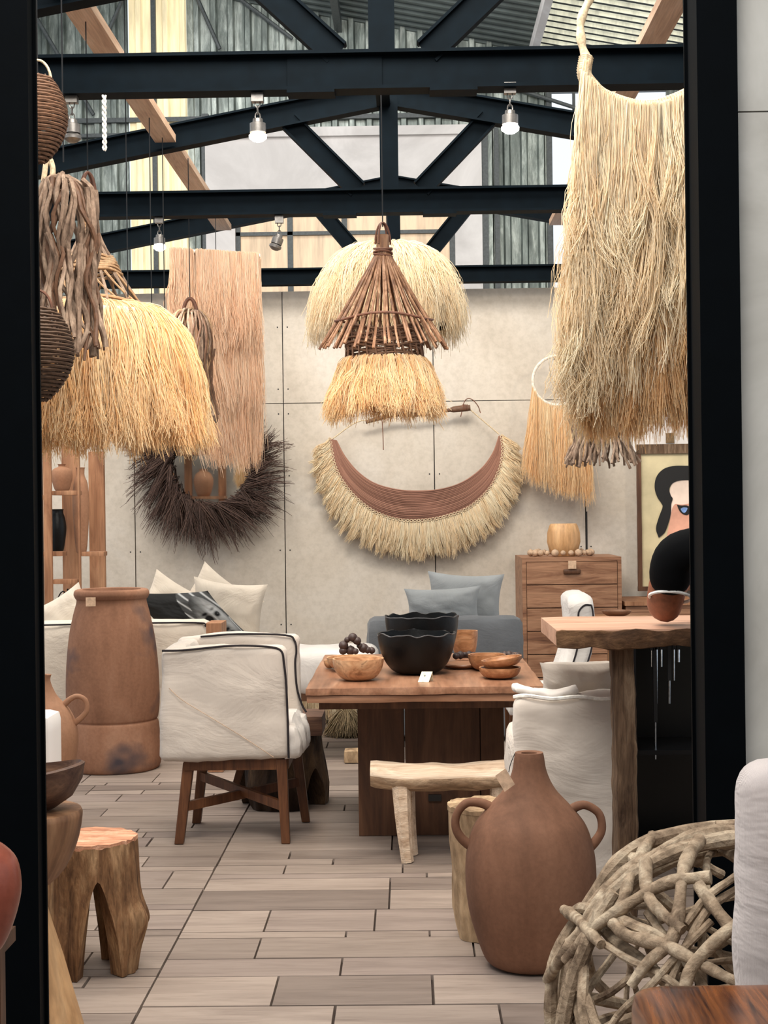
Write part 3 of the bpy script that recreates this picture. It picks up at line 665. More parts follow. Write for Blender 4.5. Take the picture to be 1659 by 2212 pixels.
# ------------------------------------------------------------------ slipcovered chair, left
c_t = thing('slipcovered_chair', 'white slipcovered barrel chair with black piping left of the table', 'chair', (-.85, 7.25, 0))
X0, X1, Y0, Y1 = -1.135, -.562, 6.98, 7.56; ZB, ZT = .385, .905
sag = lambda p: Vector((p.x + .012 * (1 - (p.z - ZB) / .5) * (1 if p.x > -.8 else -1), p.y, p.z + (.012 * math.sin(p.x * 6) if p.z > .8 else 0)))
def puff(p):
    q = sag(p)
    return q
m = MB()
m.rbox(X0, X1, Y0, Y0 + .09, ZB, ZT - .005, .03, .022, .012, 4.5, puff, 1)
m.rbox(X0 + .0, X0 + .11, Y0 + .04, Y1 - .03, ZB + .01, ZT + .0, .035, .03, .01, 5, puff, 2)
m.rbox(X0, X1 + .025, Y1 - .09, Y1, ZB + .02, ZT + .008, .03, .022, .012, 5, puff, 3)
m.build('slipcover', 'offwhite', c_t)
m = MB(); m.rbox(X0 + .1, X1 + .06, Y0 + .085, Y1 - .085, .40, .56, .06, .022, .025, 7, lambda p: Vector((p.x + (.03 * (.56 - p.z) / .16 if p.x > X1 else 0), p.y, p.z - (.03 if p.x > X1 + .03 else 0))), 5)
m.rbox(X1 - .03, X1 + .055, Y0 + .02, Y1 - .02, .395, .53, .03, .02, .03, 9, None, 8)
m.build('seat_cushion', 'white', c_t)
def ppt(x, y, z): q = puff(Vector((x, y, z))); return q
m = MB(); ya = Y0 - .004
arc = [ppt(X0 + .01, ya, ZT - .01)] + [ppt(X0 + .1 * i, ya, ZT - .012 - .004 * math.sin(i * 1.3)) for i in range(1, 5)] + [ppt(X1 - .06, ya, ZT - .012), ppt(X1 - .018, ya, ZT - .03), ppt(X1 - .01, ya, ZT - .08), ppt(X1 - .004, ya, .75), ppt(X1 - .002, ya, .6), ppt(X1 - .004, ya, ZB + .01)]
m.tube(smoothpts(arc, 4), .005, 6)
m.build('piping', 'pipe', c_t); m = MB(); yb = Y1 - .094
arc = [ppt(X0 + .12, yb, ZT + .004), ppt(X0 + .3, yb, ZT + .006), ppt(X1 - .04, yb, ZT + .004), ppt(X1 + .004, yb, ZT - .02), ppt(X1 + .012, yb - .003, ZT - .07), ppt(X1 + .004, yb - .004, .78), ppt(X1 + .008, yb - .004, .66), ppt(X1 + .03, yb - .004, .575), ppt(X1 + .05, yb - .01, .54)]
m.tube(smoothpts(arc, 4), .005, 6)
m.build('piping', 'pipe', c_t)
m = MB(); 
arc = smoothpts([(X0 + .04, Y0 - .008, .72), (X0 + .1, Y0 - .009, .665), (X0 + .22, Y0 - .009, .59), (X0 + .38, Y0 - .009, .49), (X1 - .06, Y0 - .006, .40)], 6)
m.tube(arc, .0016, 4); m.build('seam', 'palebead', c_t)
def leg(name, a, b, w0, w1, mat, parent):
    a = Vector(a); b = Vector(b); m = MB(); d = (b - a)
    vs = []
    for p, w_ in ((a, w0), (b, w1)):
        for sx, sy in ((-1, -1), (1, -1), (1, 1), (-1, 1)): vs.append(p + Vector((sx * w_ / 2, sy * w_ / 2, 0)))
    m.add(vs, [(3, 2, 1, 0), (4, 5, 6, 7)] + [(i, (i + 1) % 4, 4 + (i + 1) % 4, 4 + i) for i in range(4)])
    o = m.build(name, mat, parent, False)
    bv = o.modifiers.new('bevel', 'BEVEL'); bv.width = .004; bv.segments = 2
    return o
leg('leg', (-1.065, 7.03, 0), (-1.02, 7.06, .37), .042, .05, 'legwood', c_t); leg('leg', (-.575, 7.02, 0), (-.592, 7.04, .385), .04, .048, 'legwood', c_t)
leg('leg', (-1.05, 7.5, 0), (-1.0, 7.47, .385), .042, .05, 'legwood', c_t); leg('leg', (-.515, 7.5, 0), (-.56, 7.47, .385), .04, .05, 'legwood', c_t)
m = MB(); m.box(-1.04, -.57, 7.025, 7.06, .335, .39); m.box(-1.04, -.57, 7.46, 7.49, .335, .39); m.box(-1.04, -1.0, 7.05, 7.47, .335, .39); m.box(-.6, -.56, 7.05, 7.47, .335, .39)
m.build('seat_frame', 'legwood', c_t, False)
for a, b in (((-1.045, 7.05, .165), (-.53, 7.49, .20)), ((-1.03, 7.48, .235), (-.585, 7.04, .165))):
    a = Vector(a); b = Vector(b); d = (b - a) / 2; s = Vector((0, 0, 1)).cross(d).normalized()
    m = MB(); m.obox((a + b) / 2, d, s * .012, Vector((0, 0, .021))); m.build('stretcher', 'legwood', c_t, False)
leg('back_brace', (-.86, 7.5, .17), (-.80, 7.48, .36), .035, .04, 'legwood', c_t)

# white high-back chair right of the table, seen edge-on
r_t = thing('slipcovered_chair', 'white high-back slipcovered chair with black piping seen edge-on behind the bar table', 'chair', (.93, 8.85, 0))
lean = lambda p: Vector((p.x + (p.z - .55) * .17 + .035 * math.sin((p.z - .55) * 7.5), p.y, p.z + (-.02 if abs(p.y - 8.85) > .2 and p.z > .95 else 0)))
m = MB(); m.rbox(.82, .965, 8.6, 9.1, .36, 1.03, .05, .03, .008, 6, lean, 3); m.rbox(.55, .86, 8.6, 9.1, .34, .5, .04, .04, .01, 6, None, 2); m.build('slipcover', 'white', r_t)
m = MB()
for xo in (.872, .952):
    m = MB()
    m.tube(smoothpts([lean(Vector((xo, 8.597, z))) for z in np.linspace(.4, .93, 9)] + ([lean(Vector((.91, 8.597, .99))), lean(Vector((.95, 8.6, .99)))] if xo < .9 else [lean(Vector((.95, 8.6, .99)))]), 4), .005, 6); m.build('piping', 'pipe', r_t)
for x, y in ((.58, 8.63), (.58, 9.07), (.88, 8.63), (.88, 9.07)): leg('leg', (x, y, 0), (x, y, .36), .035, .045, 'legwood', r_t)

# cream slipcovered armchair in front of the table, right
a_t = thing('armchair', 'large cream linen armchair with its back to us, under the bar table', 'armchair', (.68, 6.25, 0))
ln = lambda p: Vector((p.x + .015 * (.8 - p.z), p.y - .015 * (.8 - p.z), p.z + .012 * math.sin(p.x * 9) * (1 if p.z > .7 else 0)))
m = MB(); m.rbox(.40, .835, 5.96, 6.13, .02, .79, .045, .022, .014, 5, ln, 4); m.rbox(.40, .5, 6.05, 6.52, .02, .63, .04, .04, .01, 5, None, 6); m.rbox(.745, .835, 6.05, 6.52, .02, .63, .04, .04, .01, 5, None, 6)
m.rbox(.48, .76, 6.1, 6.52, .03, .46, .04, .05, .01, 5, None, 9); m.build('slipcover', 'cream' if False else 'offwhite', a_t)
m = MB(); m.tube(smoothpts([(.405, 6.0, .782), (.45, 5.975, .79), (.55, 5.965, .778), (.65, 5.965, .785), (.74, 5.965, .775), (.82, 5.97, .78)], 5), .008, 6)
m.build('welt', 'wpipe', a_t)
m = MB(); m.rbox(.41, .66, 6.0, 6.12, .785, .81, .012, .015, .012, 12, lambda p: Vector((p.x, p.y, p.z + .012 * math.sin(p.x * 20))), 2); m.build('back_fold', 'white', a_t)
pillow('cushion', (.69, 6.25, .80), .34, .22, .12, (.5, 0, .05), 'offwhite', None, label='cream linen cushion lying on top of the cream armchair back', cat='cushion')

# ------------------------------------------------------------------ bar table
b_t = thing('bar_table', 'high wooden bar table with a thick live-edge top at right', 'table', (1.1, 5.83, 0))
m = MB(); m.rbox(.525, 2.0, 5.50, 6.16, 1.02, 1.082, .004, .05, .004, 3, None, 6); m.build('tabletop', 'barwood', b_t)
m = MB(); m.rbox(.524, 2.0, 5.486, 5.50, 1.018, 1.078, .005, .02, .012, 9, None, 3); m.build('bark_edge', 'baredge', b_t)
def post(xc, yc, w_, d_, z1, name, parent, mat='drift', seed=0):
    fn = lambda p: Vector((p.x + .008 * noise.noise(Vector((p.x * 20, p.y * 20, p.z * 1.5 + seed))) + .006 * math.sin(p.z * 4), p.y + .006 * noise.noise(Vector((p.x * 30, 5, p.z * 2))), p.z))
    m = MB(); m.rbox(xc - w_ / 2, xc + w_ / 2, yc - d_ / 2, yc + d_ / 2, 0, z1, .012, .02, .006, 14, fn, seed); return m.build(name, mat, parent)
post(.778, 5.64, .082, .11, 1.02, 'leg', b_t, seed=2); post(1.2, 6.07, .07, .1, 1.02, 'leg', b_t, seed=5); post(1.85, 5.7, .08, .1, 1.02, 'leg', b_t, seed=8)

# dark cabinet behind the bar table, hung with metal tubes added as glints
k_t = thing('dark_cabinet', 'black cabinet with upright tubes added as glints behind the bar table leg', 'cabinet', (1.45, 6.8, 0))
m = MB(); m.box(.93, 2.0, 7.0, 7.04, 0, 1.0); m.box(.93, .97, 6.6, 7.0, 0, 1.0); m.box(1.96, 2.0, 6.6, 7.0, 0, 1.0); m.box(.93, 2.0, 6.6, 7.04, .98, 1.0); m.box(.93, 2.0, 6.6, 7.04, 0, .03)
m.build('body', 'dark', k_t, False)
m = MB(); m.box(.97, 1.96, 6.62, 7.0, .45, .47); m.build('shelf', 'dark', k_t, False)
for i, (px, y0, y1) in enumerate(((1408, 1405, 1440), (1418, 1403, 1520), (1429, 1403, 1440), (1446, 1470, 1520), (1456, 1403, 1470), (1466, 1403, 1430), (1416, 1560, 1640))):
    a = at(px, y0, 6.7); b = at(px, y1, 6.7); m = MB(); m.tube([a, b], .004 + .002 * (i % 2), 8); m.build('tube', 'chrome', k_t)
    m = MB(); m.box(a.x - .008, a.x + .008, 6.692, 6.708, a.z, max(a.z + .002, .98)); m.build('hanger', 'wire', k_t, False)

# ------------------------------------------------------------------ person leaning on the bar
def skinned(name, chains, mat, parent, sub=2):
    """chains: list of lists of (x,y,z,r); first point of a later chain may repeat an earlier point to join"""
    vs = []; rs = []; es = []; key = {}
    for ch in chains:
        prev = None
        for x, y, z, r in ch:
            k_ = (round(x, 3), round(y, 3), round(z, 3))
            if k_ not in key: key[k_] = len(vs); vs.append((x, y, z)); rs.append(r)
            i = key[k_]
            if prev is not None: es.append((prev, i))
            prev = i
    me = bpy.data.meshes.new(name); off = wloc(parent)
    me.from_pydata([(a - off.x, b - off.y, c - off.z) for a, b, c in vs], es, []); me.update()
    o = bpy.data.objects.new(name, me); COL.objects.link(o); o.parent = parent
    md = o.modifiers.new('skin', 'SKIN'); md.use_smooth_shade = True; md.branch_smoothing = .6
    for i, r in enumerate(rs):
        sv = me.skin_vertices[0].data[i]; rr = r if isinstance(r, tuple) else (r, r); sv.radius = rr; sv.use_root = (i == 0)
    ss = o.modifiers.new('sub', 'SUBSURF'); ss.levels = sub; ss.render_levels = sub
    me.materials.append(M[mat]); return o
p_t = thing('person', 'person in a black shirt, elbow on the bar table, mostly hidden by the right column', 'person', (1.22, 5.35, 0))
sh = at(1462, 1190, 5.48); el = at(1430, 1347, 5.64)
# skin: torso core, neck, head, arms with hands, legs
body = [[(1.22, 5.36, .95, .13), (1.22, 5.37, 1.15, .12), (1.21, 5.38, 1.33, .11), (1.20, 5.39, 1.42, .07), (1.20, 5.40, 1.50, .052), (1.19, 5.42, 1.58, .075), (1.18, 5.43, 1.66, .088), (1.18, 5.42, 1.73, .07)],
        [(1.21, 5.38, 1.33, .11), (1.10, 5.42, 1.36, .068), (sh.x, 5.48, sh.z, .07), (el.x + .008, 5.57, 1.22, .076), (el.x, 5.62, 1.128, .066), (el.x + .06, 5.72, 1.20, .042), (el.x + .15, 5.74, 1.32, .032), (el.x + .18, 5.72, 1.40, .03)],
        [(1.21, 5.38, 1.33, .11), (1.34, 5.34, 1.36, .06), (1.40, 5.38, 1.2, .048), (1.40, 5.55, 1.125, .04), (1.30, 5.70, 1.11, .03), (1.22, 5.76, 1.11, .028)],
        [(1.22, 5.36, .95, .13), (1.30, 5.36, .86, .09), (1.32, 5.36, .5, .06), (1.33, 5.38, .12, .045), (1.33, 5.30, .045, .04), (1.33, 5.22, .035, .03)],
        [(1.22, 5.36, .95, .13), (1.14, 5.36, .86, .09), (1.14, 5.38, .5, .06), (1.14, 5.42, .12, .045), (1.14, 5.34, .045, .04), (1.14, 5.26, .035, .03)]]
hx, hy, hz = el.x + .18, 5.72, 1.40
fing = []
for i, (dx, ln_) in enumerate(((-.024, .07), (-.008, .08), (.008, .075), (.024, .06))):
    fing.append([(hx, hy, hz, .03), (hx + dx, hy - .01, hz + .045, .011), (hx + dx * 1.2, hy - .03, hz + .045 + ln_ * .5, .0095), (hx + dx * 1.2, hy - .055, hz + .05 + ln_ * .6, .008)])
fing.append([(hx, hy, hz, .03), (hx - .035, hy - .02, hz + .02, .012), (hx - .045, hy - .05, hz + .045, .01)])
h2 = (1.22, 5.76, 1.11)
for dx, ln_ in ((-.024, .06), (-.008, .07), (.008, .065), (.024, .05)):
    fing.append([h2 + (.028,), (h2[0] - .045, h2[1] + dx, h2[2] - .005, .011), (h2[0] - .045 - ln_ * .6, h2[1] + dx, h2[2] - .01, .009), (h2[0] - .045 - ln_, h2[1] + dx, h2[2] - .018, .008)])
fing.append([h2 + (.028,), (h2[0] - .02, h2[1] - .035, h2[2] - .008, .012), (h2[0] - .045, h2[1] - .05, h2[2] - .014, .01)])
skinned('body', body + fing, 'skin', p_t)
skinned('shirt', [[(1.2, 5.36, .90, (.25, .135)), (1.2, 5.36, 1.05, (.245, .13)), (1.2, 5.37, 1.2, (.24, .13)), (1.21, 5.38, 1.345, (.17, .115)), (1.20, 5.39, 1.415, .075)],
                  [(1.21, 5.38, 1.345, (.17, .115)), (1.09, 5.42, 1.385, .09), (sh.x - .004, 5.47, sh.z + .01, .088), (sh.x - .022, 5.50, sh.z - .06, .084), (el.x + .012, 5.535, at(1430, 1286, 5.54).z, .080)],
                  [(1.21, 5.38, 1.345, (.17, .115)), (1.34, 5.34, 1.37, .08), (1.40, 5.37, 1.26, .07)]], 'shirt', p_t)
cz = at(1430, 1284, 5.54); m = MB(); Rr = Matrix.Rotation(.12, 3, 'Y') @ Matrix.Rotation(-.3, 3, 'X')
m.tube([Vector((el.x + .014, 5.535, cz.z - .010)) + Rr @ Vector((.074 * math.cos(a), .080 * math.sin(a) , 0)) for a in np.linspace(0, 2 * PI, 33)[:-1]], .006, 6, True); m.build('cuff_trim', 'trim', p_t)
skinned('trousers', [[(1.22, 5.36, .98, (.165, .14)), (1.22, 5.36, .88, (.16, .14)), (1.31, 5.36, .72, .1), (1.33, 5.37, .4, .085), (1.33, 5.38, .1, .07)], [(1.22, 5.36, .88, (.16, .14)), (1.14, 5.36, .72, .1), (1.14, 5.38, .4, .085), (1.14, 5.42, .1, .07)]], 'shirt', p_t)
m = MB(); m.lathe([(.002, .11)] + [(.098 * math.cos(a), .11 * math.sin(a)) for a in np.linspace(1.3, -.25, 9)] + [(.085, -.05)], (1.18, 5.405, 1.70), 24, lambda r, z, a, i: (r * (1 - .12 * max(0, math.sin(a))), z)); m.build('hair', 'hair', p_t)
for s in (-1, 1):
    m = MB(); m.lathe([(.002, -.02), (.014, -.01), (.016, .006), (.002, .022)], (1.185 + s * .088, 5.42, 1.635), 10); m.build('ear', 'skin', p_t)
    m = MB(); m.lathe([(.001, -.008), (.008, 0), (.001, .008)], (1.18 + s * .03, 5.505, 1.655), 10); m.build('eye', 'trim', p_t)
m = MB(); m.rbox(1.168, 1.192, 5.49, 5.525, 1.605, 1.65, .008, .01); m.build('nose', 'skin', p_t)
m = MB(); m.rbox(1.155, 1.205, 5.49, 5.505, 1.57, 1.582, .005, .01); m.build('mouth', 'glaze', p_t)

# ------------------------------------------------------------------ clay vessels
def jar(px, pts, Yc, mat, nm, label, cat='vase', extra=None, nseg=64, inner=.02, wv=.004):
    """pts: (half width in px, pixel y) from the top to the bottom; sizes become metres at depth Yc"""
    c = at(px, pts[-1][1], Yc); cx = c.x; k = Yc / FPX
    zs = [max(0.0, at(px, y, Yc).z) for _, y in pts]; z0 = zs[-1]; prof = [(w_ * k, z - z0) for (w_, _), z in zip(pts, zs)]
    pr = [Vector((r, 0, z)) for r, z in prof]; sm = [(p.x, p.z) for p in smoothpts(pr, 5)]
    sm = sm[::-1]; top = sm[-1]
    inn = [(max(.01, top[0] - inner), top[1] - .002), (max(.01, top[0] - inner * 1.3), top[1] - .05), (max(.01, top[0] - inner), top[1] - .22)]
    t_ = thing(nm, label, cat, (cx, Yc, 0))
    wob = lambda r, z, a, i: (r * (1 + wv * 3 * noise.noise(Vector((math.cos(a) * 1.2, math.sin(a) * 1.2, z * 4 + px)))), z)
    m = MB(); m.lathe([(.01, 0)] + sm + inn, (cx, Yc, 0), nseg, wob); m.build('body', mat, t_, ang=1.2)
    return t_, cx, k
def handle(t_, pts, Y, r, mat):
    m = MB(); P = smoothpts([at(x, y, Y) for x, y in pts], 6); m.tube(P, [r * (1.15 - .3 * math.sin(PI * i / (len(P) - 1))) for i in range(len(P))], 12); m.build('handle', mat, t_)
jt, cx, k = jar(1149, [(30, 1625), (32, 1634), (38, 1668), (56, 1705), (92, 1745), (122, 1785), (138, 1840), (141, 1900), (134, 1960), (118, 2020), (98, 2070), (74, 2110), (70, 2124)], 5.12, 'clay_r', 'clay_amphora', 'tall brown clay amphora with two looped handles, right foreground')
handle(jt, [(1072, 1752), (1044, 1736), (1010, 1734), (988, 1756), (984, 1785), (998, 1812), (1030, 1836)], 5.12, .016, 'clay_r')
handle(jt, [(1222, 1758), (1246, 1742), (1268, 1740), (1294, 1758), (1300, 1790), (1288, 1815), (1264, 1840)], 5.12, .016, 'clay_r')
a = at(1091, 1685, 4.98); m = MB(); m.obox(a, (.017, .0, .012), (-.015, .0, .026), (0, .0015, 0)); m.build('price_tag', 'tag', jt, False)
m = MB(); m.tube(smoothpts([at(1112, 1628, 5.06), at(1103, 1650, 5.0), at(1099, 1668, 4.98)], 4), .0015, 4); m.build('tag_string', 'wire', jt)
jt, cx, k = jar(246, [(74, 1272), (79, 1275), (81, 1283), (78, 1291), (75, 1298), (82, 1325), (91, 1370), (98, 1440), (100, 1510), (97, 1546), (94, 1553), (98, 1562), (103, 1610), (102, 1645), (96, 1668), (88, 1676)], 9.15, 'clay_big', 'clay_storage_jar', 'tall wide-mouthed terracotta storage jar with dark smoke stain', inner=.03)
a = at(196, 1300, 8.9); m = MB(); m.obox(a, (.028, .003, 0), (0, .002, 0), (0, 0, .026)); m.build('price_tag', 'tag', jt, False)
jt, cx, k = jar(98, [(17, 1455), (15, 1470), (28, 1500), (54, 1530), (70, 1565), (73, 1600), (66, 1650), (54, 1700), (40, 1745), (30, 1778)], 7.5, 'clay_l', 'clay_amphora', 'orange clay amphora with a looped handle beside the tall storage jar')
handle(jt, [(136, 1524), (152, 1510), (168, 1504), (184, 1512), (188, 1532), (178, 1548), (156, 1566)], 7.5, .014, 'clay_l')
handle(jt, [(62, 1524), (46, 1512), (30, 1504), (12, 1512), (8, 1532), (18, 1548), (42, 1566)], 7.5, .014, 'clay_l')

# ------------------------------------------------------------------ stumps and benches
def stump(nm, label, cx, cy, r0, r1, h, nl, arch, mat, topmat, ph=0, aw=.5, seed=0, bulge=None, cat='stool', seg=112):
    t_ = thing(nm, label, cat, (cx, cy, 0)); rows = 22
    def zb(a):
        q = ((a - ph) / (2 * PI) * nl) % 1.0; d = abs(q - .5) / .5            # 0 at the gap middle, 1 at the leg
        return arch * max(0, 1 - (d / aw) ** 1.6) * (1 + .15 * noise.noise(Vector((a * 2, seed, 0))))
    def rad(a, z):
        f = 1 - z / h; r = r1 + (r0 - r1) * (1 - f) if True else 0
        r = r0 + (r1 - r0) * f
        r *= 1 + .09 * noise.noise(Vector((math.cos(a) * 1.4 + seed, math.sin(a) * 1.4, z * 2.5))) + .05 * noise.noise(Vector((math.cos(a) * 7, math.sin(a) * 7 + seed, z * 6)))
        if bulge: r *= 1 + bulge[2] * math.exp(-((math.atan2(math.sin(a - bulge[0]), math.cos(a - bulge[0]))) / .45) ** 2 - ((z - bulge[1]) / .06) ** 2)
        if z < .1: r *= .9 + z
        return r
    vs = []; fs = []
    for i in range(seg):
        a = 2 * PI * i / seg; b = zb(a)
        for j in range(rows + 1):
            z = b + (h - b) * j / rows; r = rad(a, z); vs.append((cx + r * math.cos(a), cy + r * math.sin(a), z))
        for j in range(rows + 1):
            z = b + (max(h * .82, b + .01) - b) * j / rows; r = rad(a, z) * (.62 - .45 * (z / h) ** 2); vs.append((cx + r * math.cos(a), cy + r * math.sin(a), z))
    n = 2 * (rows + 1)
    for i in range(seg):
        k = (i + 1) % seg
        for j in range(rows):
            fs.append((i * n + j, k * n + j, k * n + j + 1, i * n + j + 1)); o = rows + 1
            fs.append((i * n + o + j, i * n + o + j + 1, k * n + o + j + 1, k * n + o + j))
        fs.append((i * n, i * n + rows + 1, k * n + rows + 1, k * n))
    fs.append(tuple(i * n + n - 1 for i in range(seg)))
    m = MB(); m.add(vs, fs); m.build('trunk', mat, t_, ang=1.0)
    tv = []; R = 10
    for j in range(R + 1):
        for i in range(seg):
            a = 2 * PI * i / seg; r = rad(a, h) * 1.005 * j / R; tv.append((cx + r * math.cos(a), cy + r * math.sin(a), h + .004 + .006 * noise.noise(Vector((r * math.sin(a) * 60, seed, r * math.cos(a) * 4)))))
    for i in range(seg): a = 2 * PI * i / seg; r = rad(a, h) * 1.003; tv.append((cx + r * math.cos(a), cy + r * math.sin(a), h - .012))
    tf = [(j * seg + i, j * seg + (i + 1) % seg, (j + 1) * seg + (i + 1) % seg, (j + 1) * seg + i) for j in range(R + 1) for i in range(seg)]
    m = MB(); m.add(tv, tf); m.build('sawn_top', topmat, t_, ang=1.2); return t_
s_c = at(196, 1810, 5.12)
stump('stump_stool', 'bark-rough tree stump stool with carved legs, left foreground', s_c.x, 5.12, .15, .178, .435, 4, .33, 'stump', 'stumptop', -PI / 2 - .42, .6, 3, (-.15, .17, .2))
stump('stump_stool', 'pale tall stump stool half hidden behind the brown amphora', .262, 5.47, .138, .115, .465, 3, .1, 'stumppale', 'stumppale', -2.4, .5, 8)
stump('root_stump', 'dark rough root stump behind the slipcovered chair', -.66, 7.98, .2, .25, .36, 3, .2, 'stumpdark', 'stumpdark', .4, .4, 12, cat='stump')
m = MB(); m.rbox(-.95, -.447, 7.82, 8.14, .368, .47, .008, .04, .004, 5, None, 2)
m.build('wood_slab', 'darkbowl', None, True, 'dark squared wooden slab lying on the root stump', 'slab')
# turned pedestal stool + bowl at the left column
g_t = thing('turned_stool', 'rounded wooden stool on a flared pale foot, half behind the left column', 'stool', (-1.05, 4.42, 0))
zt = .665; R0 = .178
gx = at(176, 1755, 4.42).x - R0
m = MB(); m.lathe([(.03, zt - .235)] + [(R0 * (math.sin(a)) ** .8, zt - .01 - .225 * math.cos(a) ** 1.2) for a in np.linspace(.25, 1.5, 9)] + [(R0, zt - .01), (R0 - .004, zt), (.01, zt + .001)], (gx, 4.42, 0), 56)
m.build('seat', 'pedestal', g_t, ang=1.0)
m = MB(); m.lathe([(.01, 0), (.185, 0), (.175, .03), (.15, .12), (.118, .24), (.09, .33), (.07, .40), (.06, .445), (.01, .45)], (gx, 4.42, 0), 48); m.build('foot', 'cone', g_t, ang=1.0)
m = MB(); bx = at(70, 1700, 4.42).x
def bw(r, z, a, i): return (r * (1 + .28 * abs(math.cos(a)) ** 2), z + .018 * max(0, (z / .13)) * math.cos(2 * a) * .6)
m.lathe([(.01, 0), (.05, .003), (.09, .035), (.112, .08), (.118, .122), (.11, .126), (.1, .09), (.07, .04), (.01, .02)], (bx, 4.42, zt + .003), 48, bw)
m.build('carved_bowl', 'darkbowl', None, True, 'dark carved oval wooden bowl on the turned stool, left edge', 'bowl')
m = MB(); a = at(112, 1640, 5.3); zc = at(112, 1538, 5.3).z; m.rbox(a.x - .16, a.x + .018, 5.2, 5.4, .0, zc, .025, .03, 0); m.build('white_column_stand', 'candle', None, True, 'smooth white rounded stand just right of the left column', 'stand')

# log bench
l_t = thing('log_bench', 'low bench made of a peeled pale log, in front of the dining table', 'bench', (.15, 6.66, 0))
def logfn(p): return Vector((p.x, p.y, p.z - .018 * math.sin((p.x + .17) / .62 * PI) + .01 * noise.noise(p * 6)))
def logr(m, half):
    N = 26; n = 20; vs = []
    for i in range(N + 1):
        x = -.175 + .625 * i / N
        for k_ in range(n):
            a = 2 * PI * k_ / n; ry = .10; rz = .066 * (1 + .12 * noise.noise(Vector((x * 5, 0, 3))))
            e = .93 if i in (0, N) else 1
            y = 6.68 + ry * math.cos(a) * e * (1 + .1 * noise.noise(Vector((x * 6, math.cos(a), math.sin(a))))); z = .365 + (rz if math.sin(a) < 0 else rz * .72) * math.sin(a) * e * (1 + .2 * noise.noise(Vector((x * 9, math.cos(a) * 2, math.sin(a) * 2))))
            vs.append(logfn(Vector((x, y, z))))
    return vs, N, n
vs, N, n = logr(None, 0); 
low = [(i * n + k_, i * n + (k_ + 1) % n, (i + 1) * n + (k_ + 1) % n, (i + 1) * n + k_) for i in range(N) for k_ in range(n)]
m = MB(); m.add(vs, low + [tuple(range(n))[::-1], tuple(N * n + q for q in range(n))]); m.v = [tuple(Vector(p) + Vector((0, 0, .015))) for p in m.v]
so = m.build('seat', 'bench', l_t, ang=1.0); so.data.materials.append(M['benchbark'])
for f in so.data.polygons:
    if f.index < N * n and (f.index % n) >= n // 2: f.material_index = 1
for x, y, s in ((-.02, 6.62, 1), (.36, 6.62, -1), (.0, 6.76, 1), (.36, 6.76, -1)):
    if s == -1 and y < 6.7: y = 6.64
    m = MB(); pts = [Vector((x - .0 * s, y, 0)), Vector((x - .015 * s, y, .15)), Vector((x - .025 * s, y + .01, .33))]; m.tube(smoothpts(pts, 4), [.028, .029, .03, .032, .034, .036, .038, .04, .042], 7); m.build('leg', 'bench', l_t, ang=.4)

# ------------------------------------------------------------------ back of the room: chest, sofas, mirror, shelf, picture
ch = thing('chest_of_drawers', 'tall wooden chest with striped grain drawers against the back wall', 'chest', (.93, 11.95, 0))
cx0 = at(1128, 1205, 11.6).x; cx1 = at(1343, 1205, 11.6).x; cz = at(1236, 1204, 11.6).z; fy = 11.62
m = MB(); m.box(cx0, cx0 + .03, fy, 12.36, 0, cz - .03); m.box(cx1 - .03, cx1, fy, 12.36, 0, cz - .03); m.box(cx0, cx1, fy, 12.36, cz - .03, cz); m.box(cx0 + .03, cx1 - .03, fy + .02, 12.36, .05, cz - .03)
m.build('body', 'chestwood', ch, False)
dz = (cz - .03 - .06) / 6
for i in range(6):
    z1 = cz - .034 - i * dz; m = MB(); m.box(cx0 + .034, cx1 - .034, fy - .004, fy + .02, z1 - dz + .008, z1)
    dr = m.build('drawer', 'chestwood', ch, False)
    zc = z1 - .42 * dz
    m = MB(); m.rbox((cx0 + cx1) / 2 - .065, (cx0 + cx1) / 2 + .065, fy - .026, fy - .002, zc - .02, zc + .02, .01, .02); m.build('handle', 'pedwood', dr)
m = MB(); m.box((cx0 + cx1) / 2 - .03, (cx0 + cx1) / 2 + .03, fy - .036, fy - .03, cz - .085, cz - .025); m.build('price_tag', 'tag', ch, False)
gc = at(1213, 1190, 11.85)
pts = [Vector((gc.x + .235 * math.cos(a), 11.88 + .15 * math.sin(a), cz + .03)) for a in np.linspace(0, 2 * PI, 25)[:-1]]
beads('bead_garland', pts, .024, 'palebead', 'greige wooden bead garland ringed around the pale vase on the chest')
m = MB(); m.lathe([(.01, 0), (.085, 0), (.11, .04), (.128, .11), (.125, .18), (.108, .235), (.098, .25), (.09, .245), (.1, .15), (.02, .05)], (gc.x + .02, 11.88, cz + .002), 72, lambda r, z, a, i: (r * (1 + .012 * math.sin(a * 30)), z))
m.build('ribbed_vase', 'cone', None, True, 'pale ribbed wooden vase on top of the chest of drawers', 'vase')
m = MB(); a = at(1267, 1105, 12.36); b = at(1268, 1190, 12.36); m.tube([a, b], .006, 5); m.build('cable', 'wire', None, True, 'black cable running down the back wall above the chest', 'cable')
# low console to the right of the chest with a shallow bowl
kt = thing('console_table', 'low wooden console between the chest and the framed picture', 'console', (1.9, 12.0, 0))
zk = at(1370, 1300, 11.6).z; m = MB(); m.box(cx1 + .02, 2.6, 11.6, 12.3, zk - .03, zk); m.build('top', 'shelfwood', kt, False)
m = MB(); m.box(cx1 + .03, 2.58, 11.62, 12.3, zk - .26, zk - .03); m.build('drawer_box', 'chestwood', kt, False)
for x in (cx1 + .05, 2.55):
    for y in (11.66, 12.26): m = MB(); m.box(x - .02, x + .02, y - .02, y + .02, 0, zk - .26); m.build('leg', 'shelfwood', kt, False)
